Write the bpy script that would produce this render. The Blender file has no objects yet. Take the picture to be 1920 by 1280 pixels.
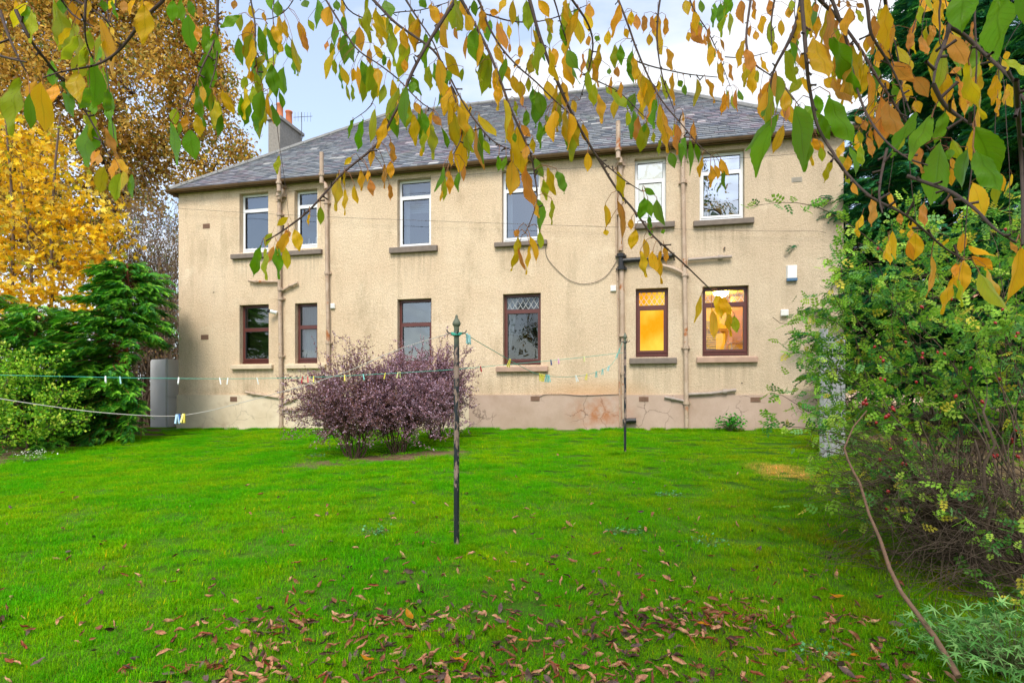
import bpy, math, random
import numpy as np
from mathutils import Vector
R = math.radians
random.seed(7); RN = np.random.RandomState(11)
SC = bpy.context.scene; COL = SC.collection
# ------------------------------------------------------------ camera, sky, sun, exposure
EYE = 1.6; F = 1067.0; CX = 960.0; HY = 740.0
cam = bpy.data.objects.new('camera', bpy.data.cameras.new('camera')); COL.objects.link(cam)
cam.location = (0, 0, EYE); cam.rotation_euler = (R(90), 0, 0)
cam.data.sensor_width = 36; cam.data.lens = 36 * F / 1920; cam.data.shift_y = 100 / 1920
cam.data.clip_start = 0.05; cam.data.clip_end = 2000
SC.camera = cam
SUN_EL, SUN_AZ = 50, 190        # azimuth clockwise from +Y (the house side): behind the camera, a touch to the left
world = bpy.data.worlds.new('World'); SC.world = world; world.use_nodes = True
wn, wl = world.node_tree.nodes, world.node_tree.links
wn.clear()
sky = wn.new('ShaderNodeTexSky'); sky.sky_type = 'NISHITA'; sky.sun_disc = False
sky.sun_elevation = R(SUN_EL); sky.sun_rotation = R(SUN_AZ); sky.air_density = 1.0; sky.dust_density = 1.5
sc_ = wn.new('ShaderNodeVectorMath'); sc_.operation = 'SCALE'; sc_.inputs['Scale'].default_value = 2.8
wl.new(sky.outputs[0], sc_.inputs[0])
tc = wn.new('ShaderNodeTexCoord'); mp = wn.new('ShaderNodeMapping'); mp.inputs['Scale'].default_value = (1.3, 1.3, 3.2)
mp.inputs['Location'].default_value = (0.4, 0.2, 0.1)
wl.new(tc.outputs['Generated'], mp.inputs[0])
nz = wn.new('ShaderNodeTexNoise'); nz.inputs['Scale'].default_value = 2.1; nz.inputs['Detail'].default_value = 6; nz.inputs['Roughness'].default_value = .5
wl.new(mp.outputs[0], nz.inputs[0])
cr = wn.new('ShaderNodeValToRGB'); cr.color_ramp.elements[0].position = .45; cr.color_ramp.elements[1].position = .62
cr.color_ramp.elements[0].color = (.3, .3, .3, 1)
wl.new(nz.outputs[0], cr.inputs[0])
mx = wn.new('ShaderNodeMixRGB'); wl.new(cr.outputs[0], mx.inputs[0]); wl.new(sc_.outputs[0], mx.inputs[1]); mx.inputs[2].default_value = (8.9, 9.2, 9.7, 1)
bg = wn.new('ShaderNodeBackground'); bg.inputs[1].default_value = 0.085
wo = wn.new('ShaderNodeOutputWorld'); wl.new(mx.outputs[0], bg.inputs[0]); wl.new(bg.outputs[0], wo.inputs[0])
sun = bpy.data.objects.new('sun', bpy.data.lights.new('sun', 'SUN')); COL.objects.link(sun)
sun.data.energy = 2.4; sun.data.angle = R(22); sun.data.color = (1, .93, .82)
_sd = Vector((math.sin(R(SUN_AZ)) * math.cos(R(SUN_EL)), math.cos(R(SUN_AZ)) * math.cos(R(SUN_EL)), math.sin(R(SUN_EL))))
sun.rotation_euler = _sd.to_track_quat('Z', 'Y').to_euler(); sun.location = (-8, -12, 20)
SC.view_settings.view_transform = 'Standard'; SC.view_settings.look = 'None'
SC.view_settings.exposure = 0.58; SC.view_settings.gamma = 1
SC.render.engine = 'CYCLES'
SC.cycles.max_bounces = 7; SC.cycles.transparent_max_bounces = 12; SC.cycles.diffuse_bounces = 3; SC.cycles.glossy_bounces = 3
SC.cycles.transmission_bounces = 4; SC.cycles.use_denoising = True; SC.cycles.caustics_reflective = False; SC.cycles.caustics_refractive = False

# ------------------------------------------------------------ mesh helpers
def V3(*a): return np.array(a, float)
def tag(o, label=None, cat=None, group=None, kind=None):
    if label: o['label'] = label
    if cat: o['category'] = cat
    if group: o['group'] = group
    if kind: o['kind'] = kind
    return o
def empty(name, loc=(0, 0, 0), rz=0):
    o = bpy.data.objects.new(name, None); COL.objects.link(o); o.location = loc; o.rotation_euler = (0, 0, rz)
    o.empty_display_size = .2
    return o
def mk(name, chunks, mats, parent=None, smooth=False, loc=None):
    """chunks: (verts (n,3), faces (m,k), material index, tint (n,3)|(3,)|None, luv (n,3)|None)"""
    if not isinstance(mats, (list, tuple)): mats = [mats]
    vs, ts, us, fl, ln, mi = [], [], [], [], [], []; off = 0
    for c in chunks:
        v, f = np.asarray(c[0], float), np.asarray(c[1], int)
        n = len(v); m = c[2] if len(c) > 2 else 0
        t = c[3] if len(c) > 3 and c[3] is not None else (1, 1, 1)
        u = c[4] if len(c) > 4 and c[4] is not None else (0, 0, 0)
        vs.append(v); ts.append(np.broadcast_to(np.asarray(t, float), (n, 3))); us.append(np.broadcast_to(np.asarray(u, float), (n, 3)))
        fl.append((f + off).ravel()); ln.append(np.full(len(f), f.shape[1])); mi.append(np.full(len(f), m)); off += n
    v = np.concatenate(vs); t = np.concatenate(ts); u = np.concatenate(us); fl = np.concatenate(fl); ln = np.concatenate(ln); mi = np.concatenate(mi)
    if loc is not None: v = v - np.asarray(loc, float)
    me = bpy.data.meshes.new(name)
    me.vertices.add(len(v)); me.vertices.foreach_set('co', v.ravel().astype(np.float32))
    me.loops.add(len(fl)); me.loops.foreach_set('vertex_index', fl.astype(np.int32))
    me.polygons.add(len(ln)); st = np.concatenate([[0], np.cumsum(ln)[:-1]])
    me.polygons.foreach_set('loop_start', st.astype(np.int32)); me.polygons.foreach_set('loop_total', ln.astype(np.int32))
    me.polygons.foreach_set('material_index', mi.astype(np.int32))
    me.polygons.foreach_set('use_smooth', np.full(len(ln), smooth))
    for m in mats: me.materials.append(m)
    a = me.attributes.new('tint', 'FLOAT_COLOR', 'POINT'); a.data.foreach_set('color', np.concatenate([t, np.ones((len(t), 1))], 1).ravel().astype(np.float32))
    if u.any():
        a = me.attributes.new('luv', 'FLOAT_VECTOR', 'POINT'); a.data.foreach_set('vector', u.ravel().astype(np.float32))
    me.update(calc_edges=True)
    o = bpy.data.objects.new(name, me); COL.objects.link(o)
    if parent is not None: o.parent = parent
    if loc is not None: o.location = tuple(loc)
    return o
BOXF = np.array([(0, 3, 2, 1), (4, 5, 6, 7), (0, 1, 5, 4), (1, 2, 6, 5), (2, 3, 7, 6), (3, 0, 4, 7)])
def box(x0, x1, y0, y1, z0, z1, m=0, t=None):
    return (V3((x0, y0, z0), (x1, y0, z0), (x1, y1, z0), (x0, y1, z0), (x0, y0, z1), (x1, y0, z1), (x1, y1, z1), (x0, y1, z1)), BOXF, m, t)
def obox(c, ax, hs, m=0, t=None):
    """box with centre c, 3 axis rows, half sizes"""
    b = box(-1, 1, -1, 1, -1, 1); v = b[0] * np.asarray(hs) @ np.asarray(ax, float) + np.asarray(c)
    return (v, BOXF, m, t)
def nrm(a):
    a = np.asarray(a, float); l = np.linalg.norm(a, axis=-1, keepdims=True); return a / np.maximum(l, 1e-9)
def tube(pts, r, n=6, m=0, t=None, caps=True):
    p = np.asarray(pts, float); k = len(p); r = np.broadcast_to(np.asarray(r, float), (k,))
    d = np.gradient(p, axis=0); d = nrm(d)
    ref = np.where(np.abs(d[:, 2:3]) > .95, np.array([[1., 0, 0]]), np.array([[0, 0, 1.]]))
    if (np.abs(d[:, 2]) > .95).any() and (np.abs(d[:, 2]) <= .95).any():
        ref = np.broadcast_to(np.array([[.31, .95, .05]]), d.shape)
    a = nrm(np.cross(d, ref)); b = np.cross(d, a)
    th = np.arange(n) * 2 * math.pi / n
    v = p[:, None] + r[:, None, None] * (a[:, None] * np.cos(th)[None, :, None] + b[:, None] * np.sin(th)[None, :, None])
    v = v.reshape(-1, 3); i = np.arange(k - 1)[:, None] * n; j = np.arange(n)[None]; j2 = (j + 1) % n
    f = np.stack([i + j, i + j2, i + n + j2, i + n + j], -1).reshape(-1, 4)
    if caps:
        c0, c1 = len(v), len(v) + 1
        v = np.concatenate([v, p[:1], p[-1:]])
        jj = np.arange(n); e = (k - 1) * n
        f2 = np.stack([jj, (jj + 1) % n, np.full(n, c0), np.full(n, c0)], -1); f3 = np.stack([e + (jj + 1) % n, e + jj, np.full(n, c1), np.full(n, c1)], -1)
        return [(v, f, m, t), (v, np.concatenate([f2, f3])[:, :3], m, t)]
    return [(v, f, m, t)]
def tubes(paths, n=5, m=0, t=None):
    out = []
    for p, r in paths: out += tube(p, r, n, m, t, False)
    return out
def lathe(prof, n=12, c=(0, 0, 0), m=0, t=None):
    p = [(x[0], x[1]) for x in prof]; th = np.arange(n) * 2 * math.pi / n
    v = np.array([[(c[0] + r * math.cos(a), c[1] + r * math.sin(a), c[2] + z) for a in th] for r, z in p]).reshape(-1, 3)
    i = np.arange(len(p) - 1)[:, None] * n; j = np.arange(n)[None]; j2 = (j + 1) % n
    return (v, np.stack([i + j, i + j2, i + n + j2, i + n + j], -1).reshape(-1, 4), m, t)
def scatter(tv, tf, pos, axes, scale, tint, m=0, luv=None):
    """copies of template (tv,tf): axes (n,3,3) rows = template x,y,z directions"""
    tv = np.asarray(tv, float); n = len(pos); k = len(tv)
    s = np.asarray(scale, float); s = s[:, None, None] if s.ndim == 1 else s[:, None, :]
    v = np.einsum('nkj,njc->nkc', tv[None] * s, axes) + np.asarray(pos)[:, None]
    f = (np.asarray(tf)[None] + (np.arange(n) * k)[:, None, None]).reshape(-1, np.asarray(tf).shape[1])
    t = np.repeat(np.asarray(tint), k, axis=0)
    u = None
    if luv is not None: u = np.tile(np.asarray(luv, float), (n, 1)); u[:, 2] = np.repeat(RN.rand(n), k)
    return (v.reshape(-1, 3), f, m, t, u)
def frames(d, up=None, twist=None):
    """rows x,y,z with y = d; z roughly up; random twist about d"""
    d = nrm(d); n = len(d)
    up = np.broadcast_to(np.array([0, 0, 1.]) if up is None else np.asarray(up, float), (n, 3)) + RN.randn(n, 3) * .02
    x = nrm(np.cross(d, up)); z = np.cross(x, d)
    if twist is not None:
        c, s = np.cos(twist)[:, None], np.sin(twist)[:, None]; x, z = x * c + z * s, z * c - x * s
    return np.stack([x, d, z], 1)
def rdir(n): return nrm(RN.randn(n, 3))
def lin(r, g, b):
    f = lambda c: (c / 255 / 12.92) if c <= 10 else ((c / 255 + .055) / 1.055) ** 2.4
    return np.array([f(r), f(g), f(b)])
def wander(a, b, k=6, amp=.1, sag=0):
    a, b = np.asarray(a, float), np.asarray(b, float); t = np.linspace(0, 1, k)[:, None]
    L = np.linalg.norm(b - a); o = np.zeros((k, 3)); o[1:-1] = RN.randn(k - 2, 3) * amp * L * .35
    p = a * (1 - t) + b * t + o; p[:, 2] += sag * L * (4 * t * (1 - t))[:, 0]
    return p

# ------------------------------------------------------------ picture <-> place
def ss(x): x = np.clip(x, 0, 1); return x * x * (3 - 2 * x)
def gz(x, y):
    x = np.asarray(x, float); y = np.asarray(y, float)
    yy = np.clip(y, -6, 15.5)
    z = .064 * yy + .027 * np.clip(x, -11, 9) * ss((y - 4) / 7)
    return z + .012 * np.sin(x * 1.7 + y * .9) * np.sin(y * 1.3 - x * .4)
def at(px, py, Y): return V3((px - CX) / F * Y, Y, EYE + (HY - py) / F * Y)
def ground(px, py):
    Y = 5.
    for _ in range(40):
        x = (px - CX) / F * Y; Y = .5 * Y + .5 * (EYE - float(gz(x, Y))) / ((py - HY) / F)
    return V3((px - CX) / F * Y, Y, float(gz((px - CX) / F * Y, Y)))
PL = V3(-8.63, 14.73); PR = V3(6.60, 11.33); WL = float(np.linalg.norm(PR - PL)); WD = (PR - PL) / WL; WN = V3(-WD[1], WD[0])
HZ0 = 0.6
def wl_(px, py, v=0.0):
    """picture point -> house coordinates (u along the facade, z above the house origin) on the plane v"""
    dx = (px - CX) / F; Y = (PL @ WN + v) / (WN[0] * dx + WN[1]); u = (V3(dx * Y, Y) - PL - WN * v) @ WD
    return u, EYE + (HY - py) / F * Y - HZ0
def hw(u, v, z): q = PL + WD * u + WN * v; return V3(q[0], q[1], z + HZ0)

# ------------------------------------------------------------ material helpers
class M:
    def __init__(s, name, rough=.7, spec=.3):
        s.m = bpy.data.materials.new(name); s.m.use_nodes = True; s.t = s.m.node_tree; s.n = s.t.nodes; s.l = s.t.links
        s.b = s.n['Principled BSDF']; s.out = s.n['Material Output']; s.b.inputs['Roughness'].default_value = rough
        s.b.inputs['Specular IOR Level'].default_value = spec
    def add(s, typ, **k):
        n = s.n.new(typ)
        for a, b in k.items(): setattr(n, a, b)
        return n
    def put(s, v, inp):
        if isinstance(v, bpy.types.NodeSocket): s.l.new(v, inp)
        elif isinstance(v, (int, float)): inp.default_value = v
        else: inp.default_value = (*v, 1) if len(inp.default_value) == 4 and len(v) == 3 else v
    def coord(s, kind='Object', scale=(1, 1, 1)):
        if kind == 'World': o = s.add('ShaderNodeNewGeometry').outputs['Position']
        else: o = s.add('ShaderNodeTexCoord').outputs[kind]
        m = s.add('ShaderNodeMapping'); s.l.new(o, m.inputs[0]); m.inputs['Scale'].default_value = scale; return m.outputs[0]
    def noise(s, co, scale, detail=3, rough=.5, lo=0, hi=1):
        n = s.add('ShaderNodeTexNoise'); s.l.new(co, n.inputs['Vector']); n.inputs['Scale'].default_value = scale
        n.inputs['Detail'].default_value = detail; n.inputs['Roughness'].default_value = rough
        return n.outputs[0] if (lo, hi) == (0, 1) else s.ramp(n.outputs[0], lo, hi)
    def ramp(s, v, lo, hi, a=0, b=1):
        r = s.add('ShaderNodeMapRange'); s.put(v, r.inputs[0]); s.put(lo, r.inputs[1]); s.put(hi, r.inputs[2]); s.put(a, r.inputs[3]); s.put(b, r.inputs[4]); return r.outputs[0]
    def mix(s, f, a, b, bt='MIX'):
        n = s.add('ShaderNodeMixRGB', blend_type=bt); s.put(f, n.inputs[0]); s.put(a, n.inputs[1]); s.put(b, n.inputs[2]); return n.outputs[0]
    def math(s, op, a, b=0.0):
        n = s.add('ShaderNodeMath', operation=op); s.put(a, n.inputs[0]); s.put(b, n.inputs[1]); return n.outputs[0]
    def attr(s, name): return s.add('ShaderNodeAttribute', attribute_name=name)
    def bump(s, h, strength=.3, dist=.01):
        n = s.add('ShaderNodeBump'); s.l.new(h, n.inputs['Height']); n.inputs['Strength'].default_value = strength; n.inputs['Distance'].default_value = dist
        s.l.new(n.outputs[0], s.b.inputs['Normal']); return n.outputs[0]
    def color(s, v): s.put(v, s.b.inputs['Base Color']); return s
    def translucent(s, col, f=.35):
        tr = s.add('ShaderNodeBsdfTranslucent'); s.put(col, tr.inputs[0]); mx = s.add('ShaderNodeMixShader'); mx.inputs[0].default_value = f
        s.l.new(s.b.outputs[0], mx.inputs[1]); s.l.new(tr.outputs[0], mx.inputs[2]); s.l.new(mx.outputs[0], s.out.inputs[0]); return s
def plain(name, col, rough=.6, spec=.3, var=.12, scale=20, metal=0):
    m = M(name, rough, spec); c = m.coord(); n = m.noise(c, scale, 4)
    col = np.asarray(col, float); m.color(m.mix(n, tuple(col * (1 - var)), tuple(np.minimum(col * (1 + var), 1))))
    m.b.inputs['Metallic'].default_value = metal; return m.m
def leafmat(name, trans=.3, rough=.5, mul=1.0, var=.25, spec=.25):
    m = M(name, rough, spec); t = m.attr('tint').outputs['Color']; n = m.noise(m.coord('World'), 9, 2)
    c = m.mix(m.ramp(n, .3, .7), m.mix(1, t, (mul * (1 - var),) * 3, 'MULTIPLY'), m.mix(1, t, (mul * (1 + var),) * 3, 'MULTIPLY'))
    m.color(c); m.translucent(c, trans); return m.m
# ------------------------------------------------------------ house materials
def wall_material():
    m = M('harled_render', .9, .15); c = m.coord(); w = m.coord('Object', (1, 1, .35))
    col = m.mix(m.noise(c, .55, 4, .6, .35, .65), (.74, .565, .385), (.82, .66, .47))
    col = m.mix(m.noise(w, 1.6, 5, .65, .52, .8), col, (.47, .355, .225))
    sp = m.noise(c, 36, 4, .75)
    col = m.mix(m.ramp(sp, .38, .58), m.mix(1, col, (.74, .71, .67), 'MULTIPLY'), col)
    col = m.mix(m.ramp(m.noise(c, 95, 1, .5), .62, .75), col, (.80, .70, .53))
    # greyer weathered right end and grime streaks under the eaves
    sx = m.add('ShaderNodeSeparateXYZ'); m.l.new(m.coord(), sx.inputs[0])
    col = m.mix(m.math('MULTIPLY', m.ramp(sx.outputs[0], 9, 14), .45), col, (.52, .43, .32))
    st = m.noise(m.coord('Object', (5, 5, .25)), 1.2, 5, .7, .5, .72)
    bl = m.noise(c, 2.4, 6, .7, .56, .70); col = m.mix(m.math('MULTIPLY', bl, .30), col, (.42, .33, .23)); bl = m.noise(m.coord('Object', (.7, .7, 1.1)), 1.9, 5, .7, .56, .68); col = m.mix(m.math('MULTIPLY', bl, .35), col, (.86, .74, .55))
    for (sx0, sx1, sy) in ((436, 605, 483), (732, 821, 474), (928, 1026, 463), (1190, 1265, 429), (1300, 1413, 424), (436, 513, 692), (931, 1028, 697), (1180, 1269, 682), (1306, 1420, 680), (512, 540, 560), (1148, 1180, 500), (1272, 1300, 520)):
        ua, ub, zs = wl_(sx0, sy)[0], wl_(sx1, sy)[0], wl_((sx0 + sx1) / 2, sy)[1]; sp_ = m.add('ShaderNodeSeparateXYZ'); m.l.new(c, sp_.inputs[0])
        fx = m.ramp(m.math('ABSOLUTE', m.math('SUBTRACT', sp_.outputs[0], (ua + ub) / 2)), (ub - ua) / 2, (ub - ua) / 2 - .12); fz = m.math('MULTIPLY', m.ramp(sp_.outputs[2], zs - .75, zs - .02), m.ramp(sp_.outputs[2], zs + .03, zs + .0))
        sk = m.noise(m.coord('Object', (9, 9, .4)), 1.3, 4, .6, .42, .66); col = m.mix(m.math('MULTIPLY', m.math('MULTIPLY', fx, fz), m.math('MULTIPLY', sk, .5)), col, (.27, .20, .13))
    col = m.mix(m.math('MULTIPLY', st, .14), col, (.30, .22, .14))
    # rust stain above the plinth, low down (a mark on the render itself)
    u0, z0 = wl_(1105, 735); g = m.add('ShaderNodeVectorMath', operation='DISTANCE'); mp_ = m.add('ShaderNodeMapping')
    m.l.new(m.coord(), mp_.inputs[0]); mp_.inputs['Scale'].default_value = (.35, 0, 1.6); g.inputs[1].default_value = (u0 * .35, 0, z0 * 1.6)
    m.l.new(mp_.outputs[0], g.inputs[0]); col = m.mix(m.math('MULTIPLY', m.ramp(g.outputs['Value'], .55, .1), .5), col, (.60, .30, .12))
    m.color(col)
    h = m.math('ADD', m.noise(c, 60, 2, .6), m.math('MULTIPLY', m.noise(c, 18, 2, .5), .6)); m.bump(h, 1.0, .02); return m.m
def plinth_material(name, a, b, crack=1):
    m = M(name, .85, .2); c = m.coord()
    col = m.mix(m.noise(c, 1.3, 5, .6, .35, .65), a, b)
    col = m.mix(m.math('MULTIPLY', m.noise(c, 40, 3, .6), .25), col, (.25, .2, .16))
    w = m.add('ShaderNodeMixRGB', blend_type='ADD'); w.inputs[0].default_value = .35; m.l.new(c, w.inputs[1])
    nn = m.add('ShaderNodeTexNoise'); nn.inputs['Scale'].default_value = 3; nn.inputs['Detail'].default_value = 4; m.l.new(c, nn.inputs[0]); m.l.new(nn.outputs[1], w.inputs[2])
    v = m.add('ShaderNodeTexVoronoi', feature='DISTANCE_TO_EDGE'); v.inputs['Scale'].default_value = 1.7; m.l.new(w.outputs[0], v.inputs[0])
    cr_ = m.ramp(v.outputs[0], .003, .014, 1, 0); cr_ = m.math('MULTIPLY', cr_, m.noise(c, 1.1, 2, .5, .48, .56))
    col = m.mix(m.math('MULTIPLY', cr_, .75 * crack), col, (.13, .09, .07))
    br = m.noise(c, 2.3, 5, .6, .56, .74); col = m.mix(m.math('MULTIPLY', br, .45), col, (.33, .22, .15))
    u0, z0 = wl_(1125, 775); g = m.add('ShaderNodeVectorMath', operation='DISTANCE'); mp_ = m.add('ShaderNodeMapping')
    m.l.new(c, mp_.inputs[0]); mp_.inputs['Scale'].default_value = (.9, 0, 1.6); g.inputs[1].default_value = (u0 * .9, 0, z0 * 1.6); m.l.new(mp_.outputs[0], g.inputs[0])
    f = m.math('MULTIPLY', m.ramp(g.outputs['Value'], .75, .1), m.noise(c, 5, 5, .65, .35, .62)); col = m.mix(m.math('MULTIPLY', f, .85), col, (.38, .13, .035))
    m.color(col); m.bump(m.noise(c, 30, 4, .6), .35, .01); return m.m
MW = wall_material()
MP1 = plinth_material('cream_plinth', (.80, .68, .51), (.66, .54, .38), .4)
MP2 = plinth_material('pink_plinth', (.54, .40, .325), (.43, .31, .235), 1)
def slate_material():
    m = M('slates', .5, .45); t = m.attr('tint').outputs['Color']; c = m.coord()
    col = m.mix(m.math('MULTIPLY', m.noise(c, 9, 4, .6, .4, .75), .35), t, (.38, .38, .34))
    col = m.mix(m.math('MULTIPLY', m.noise(c, 1.1, 4, .6, .58, .75), .3), col, (.20, .24, .10))
    m.color(col); m.bump(m.noise(c, 40, 3), .25, .01); return m.m
MSL = slate_material()
M_under = plain('roof_underlay', (.03, .03, .035), .8)
M_ridge = plain('ridge_zinc', (.22, .22, .21), .6, .3, .25, 6)
M_gut = plain('gutter_paint', (.20, .115, .065), .45, .4, .35, 7)
M_soff = plain('soffit_paint', (.11, .075, .05), .6)
def pipe_material():
    m = M('pipe_paint', .5, .35); c = m.coord()
    col = m.mix(m.noise(c, 5, 4, .6, .35, .65), (.40, .285, .20), (.52, .40, .30))
    col = m.mix(m.noise(c, 2.3, 4, .7, .60, .68), col, (.36, .12, .03)); col = m.mix(m.noise(c, 24, 3, .6, .62, .7), col, (.16, .11, .08))
    m.color(col); return m.m
M_pipe = pipe_material()
M_pipeg = plain('pipe_grey', (.34, .28, .24), .55, .3, .35, 12)
M_black = plain('black_plastic', (.02, .02, .022), .4, .4)
M_wht = plain('white_frame', (.80, .82, .83), .3, .5, .03, 3)
M_brn = plain('brown_frame', (.105, .028, .022), .35, .5, .2, 6)
M_stone = plain('sill_stone', (.19, .155, .13), .8, .2, .3, 10)
M_sillc = plain('sill_cream', (.62, .50, .36), .8, .2, .2, 8)
M_sillp = plain('sill_pink', (.42, .28, .21), .8, .2, .25, 8)
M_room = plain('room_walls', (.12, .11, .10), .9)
M_gasket = plain('grey_gasket', (.06, .06, .06), .6)
def glass_material(name, fac=.16, tint=(.9, .95, 1)):
    m = M(name); m.n.remove(m.b); tr = m.add('ShaderNodeBsdfTransparent'); tr.inputs[0].default_value = (.62, .68, .72, 1)
    gl = m.add('ShaderNodeBsdfGlossy'); gl.inputs['Roughness'].default_value = .015; gl.inputs[0].default_value = (*tint, 1)
    b = m.add('ShaderNodeBump'); b.inputs['Strength'].default_value = .16; b.inputs['Distance'].default_value = .06
    m.l.new(m.noise(m.coord(), 1.6, 1), b.inputs['Height']); m.l.new(b.outputs[0], gl.inputs['Normal'])
    fr = m.add('ShaderNodeFresnel'); fr.inputs[0].default_value = 1.5; s = m.math('ADD', fr.outputs[0], fac)
    mx_ = m.add('ShaderNodeMixShader'); m.l.new(s, mx_.inputs[0]); m.l.new(tr.outputs[0], mx_.inputs[1]); m.l.new(gl.outputs[0], mx_.inputs[2]); m.l.new(mx_.outputs[0], m.out.inputs[0]); return m.m
M_glass = glass_material('window_glass', .13); M_glassd = glass_material('window_glass_clear', .05)
M_glassr = glass_material('window_glass_bright', .45)
M_net = plain('net_curtain', (.62, .66, .68), .9, .1, .15, 30)
M_white = plain('white_cloth', (.75, .75, .74), .9, .1, .1, 10)
M_cream = plain('cream_blind', (.85, .83, .74), .8, .2, .04, 3)
M_lead = plain('lead_came', (.55, .56, .55), .4, .5)
M_box = plain('white_box', (.80, .80, .78), .4, .4, .04, 4)
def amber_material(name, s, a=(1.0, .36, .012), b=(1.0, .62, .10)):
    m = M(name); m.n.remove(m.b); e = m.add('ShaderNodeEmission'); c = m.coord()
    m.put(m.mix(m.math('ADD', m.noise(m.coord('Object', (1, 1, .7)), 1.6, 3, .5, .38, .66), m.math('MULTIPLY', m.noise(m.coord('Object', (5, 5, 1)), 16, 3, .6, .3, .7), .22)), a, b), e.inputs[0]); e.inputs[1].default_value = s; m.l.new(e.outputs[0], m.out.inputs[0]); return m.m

# ------------------------------------------------------------ the house
house = empty('apartment_house', (PL[0], PL[1], HZ0), math.atan2(WD[1], WD[0]))
tag(house, 'two-storey cream rendered house under a grey slate roof, six windows on each floor', 'house')
WT = EYE + 5.20 - HZ0           # wall top
def seg(px0, px1, py0, py1):    # picture box -> u0,u1,z0,z1
    pc = (px0 + px1) / 2; u0 = wl_(px0, py0)[0]; u1 = wl_(px1, py0)[0]
    return [u0, u1, wl_(pc, py1)[1], wl_(pc, py0)[1]]
# picture boxes: left, right, top, bottom (of the opening), transom height
WIN = {
 'U1': (449, 503, 361, 473, 391), 'U2': (552, 595, 355, 465, 383), 'U3': (745, 808, 334, 465, 366),
 'U4': (941, 1013, 317, 453, 352), 'U5': (1190, 1249, 295, 417, 334), 'U6': (1312, 1396, 282, 412, 318),
 'L1': (449, 504, 571, 682, 616), 'L2': (553, 595, 568, 681, 611), 'L3': (745, 809, 560, 687, 606),
 'L4': (943, 1014, 550, 684, 581), 'L5': (1192, 1253, 540, 669, 574), 'L6': (1317, 1404, 536, 667, 568)}
OP = {k: seg(*v[:4]) for k, v in WIN.items()}
RV = .13
def wall_chunks(u0, u1, z0, z1, ops):
    us = sorted({u0, u1, *[o[0] for o in ops], *[o[1] for o in ops]}); zs = sorted({z0, z1, *[o[2] for o in ops], *[o[3] for o in ops]})
    V, Fc = [], []
    for a, b in zip(us[:-1], us[1:]):
        for c, d in zip(zs[:-1], zs[1:]):
            if any(o[0] - 1e-6 <= a and b <= o[1] + 1e-6 and o[2] - 1e-6 <= c and d <= o[3] + 1e-6 for o in ops): continue
            k = len(V); V += [(a, 0, c), (b, 0, c), (b, 0, d), (a, 0, d)]; Fc.append((k, k + 1, k + 2, k + 3))
    for a, b, c, d in ops:
        for q in ([(a, 0, c), (a, 0, d), (a, RV + .12, d), (a, RV + .12, c)], [(b, 0, d), (b, 0, c), (b, RV + .12, c), (b, RV + .12, d)],
                  [(a, 0, d), (b, 0, d), (b, RV + .12, d), (a, RV + .12, d)], [(b, 0, c), (a, 0, c), (a, RV + .12, c), (b, RV + .12, c)]):
            k = len(V); V += q; Fc.append((k, k + 1, k + 2, k + 3))
    return (V3(*V), np.array(Fc), 0)
PZ = EYE - HZ0                  # top of the plinth: eye level
DEP = 8.0
chs = [wall_chunks(0, WL, PZ - .02, WT, list(OP.values()))]
for a, b in (((0, 0), (0, DEP)), ((0, DEP), (WL, DEP)), ((WL, DEP), (WL, 0))):
    chs.append((V3((*b, -.6), (*a, -.6), (*a, WT), (*b, WT)), np.array([(0, 1, 2, 3)]), 0))
mk('wall', chs, MW, house)
usp = wl_(880, 760)[0]
mk('plinth', [box(-.03, usp, -.035, .2, -.6, PZ), ], MP1, house)
pl = mk('plinth', [box(usp + .002, WL + .03, -.035, .2, -.6, PZ)], MP2, house); tag(pl, 'cracked pinkish plinth with a rust stain')
# --- windows
def bars(u0, u1, z0, z1, w, v0, v1, zt=None, wt=None, m=0):
    o = [box(u0, u0 + w, v0, v1, z0, z1, m), box(u1 - w, u1, v0, v1, z0, z1, m), box(u0 + w, u1 - w, v0, v1, z0, z0 + w, m), box(u0 + w, u1 - w, v0, v1, z1 - w, z1, m)]
    if zt: o.append(box(u0 + w, u1 - w, v0, v1, zt - wt / 2, zt + wt / 2, m))
    return o
def quad(u0, u1, v, z0, z1, m=0): return (V3((u0, v, z0), (u1, v, z0), (u1, v, z1), (u0, v, z1)), np.array([(0, 1, 2, 3)]), m)
def curtain(name, u0, u1, z0, z1, v, mat, parent, folds=7, gather=0.0):
    k = 40; m_ = 10; U, Z = np.meshgrid(np.linspace(0, 1, k), np.linspace(0, 1, m_)); w = 1 - gather * (1 - Z) ** 1.5
    X = u0 + (u1 - u0) * U * w; Y = v + .025 * np.sin(U * folds * 2 * math.pi) * (.5 + .5 * (1 - Z)); ZZ = z0 + (z1 - z0) * Z
    i = np.arange(m_ - 1)[:, None] * k + np.arange(k - 1)[None]
    return mk(name, [(np.stack([X, Y, ZZ], -1).reshape(-1, 3), np.stack([i, i + 1, i + k + 1, i + k], -1).reshape(-1, 4), 0)], mat, parent, True)
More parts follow.
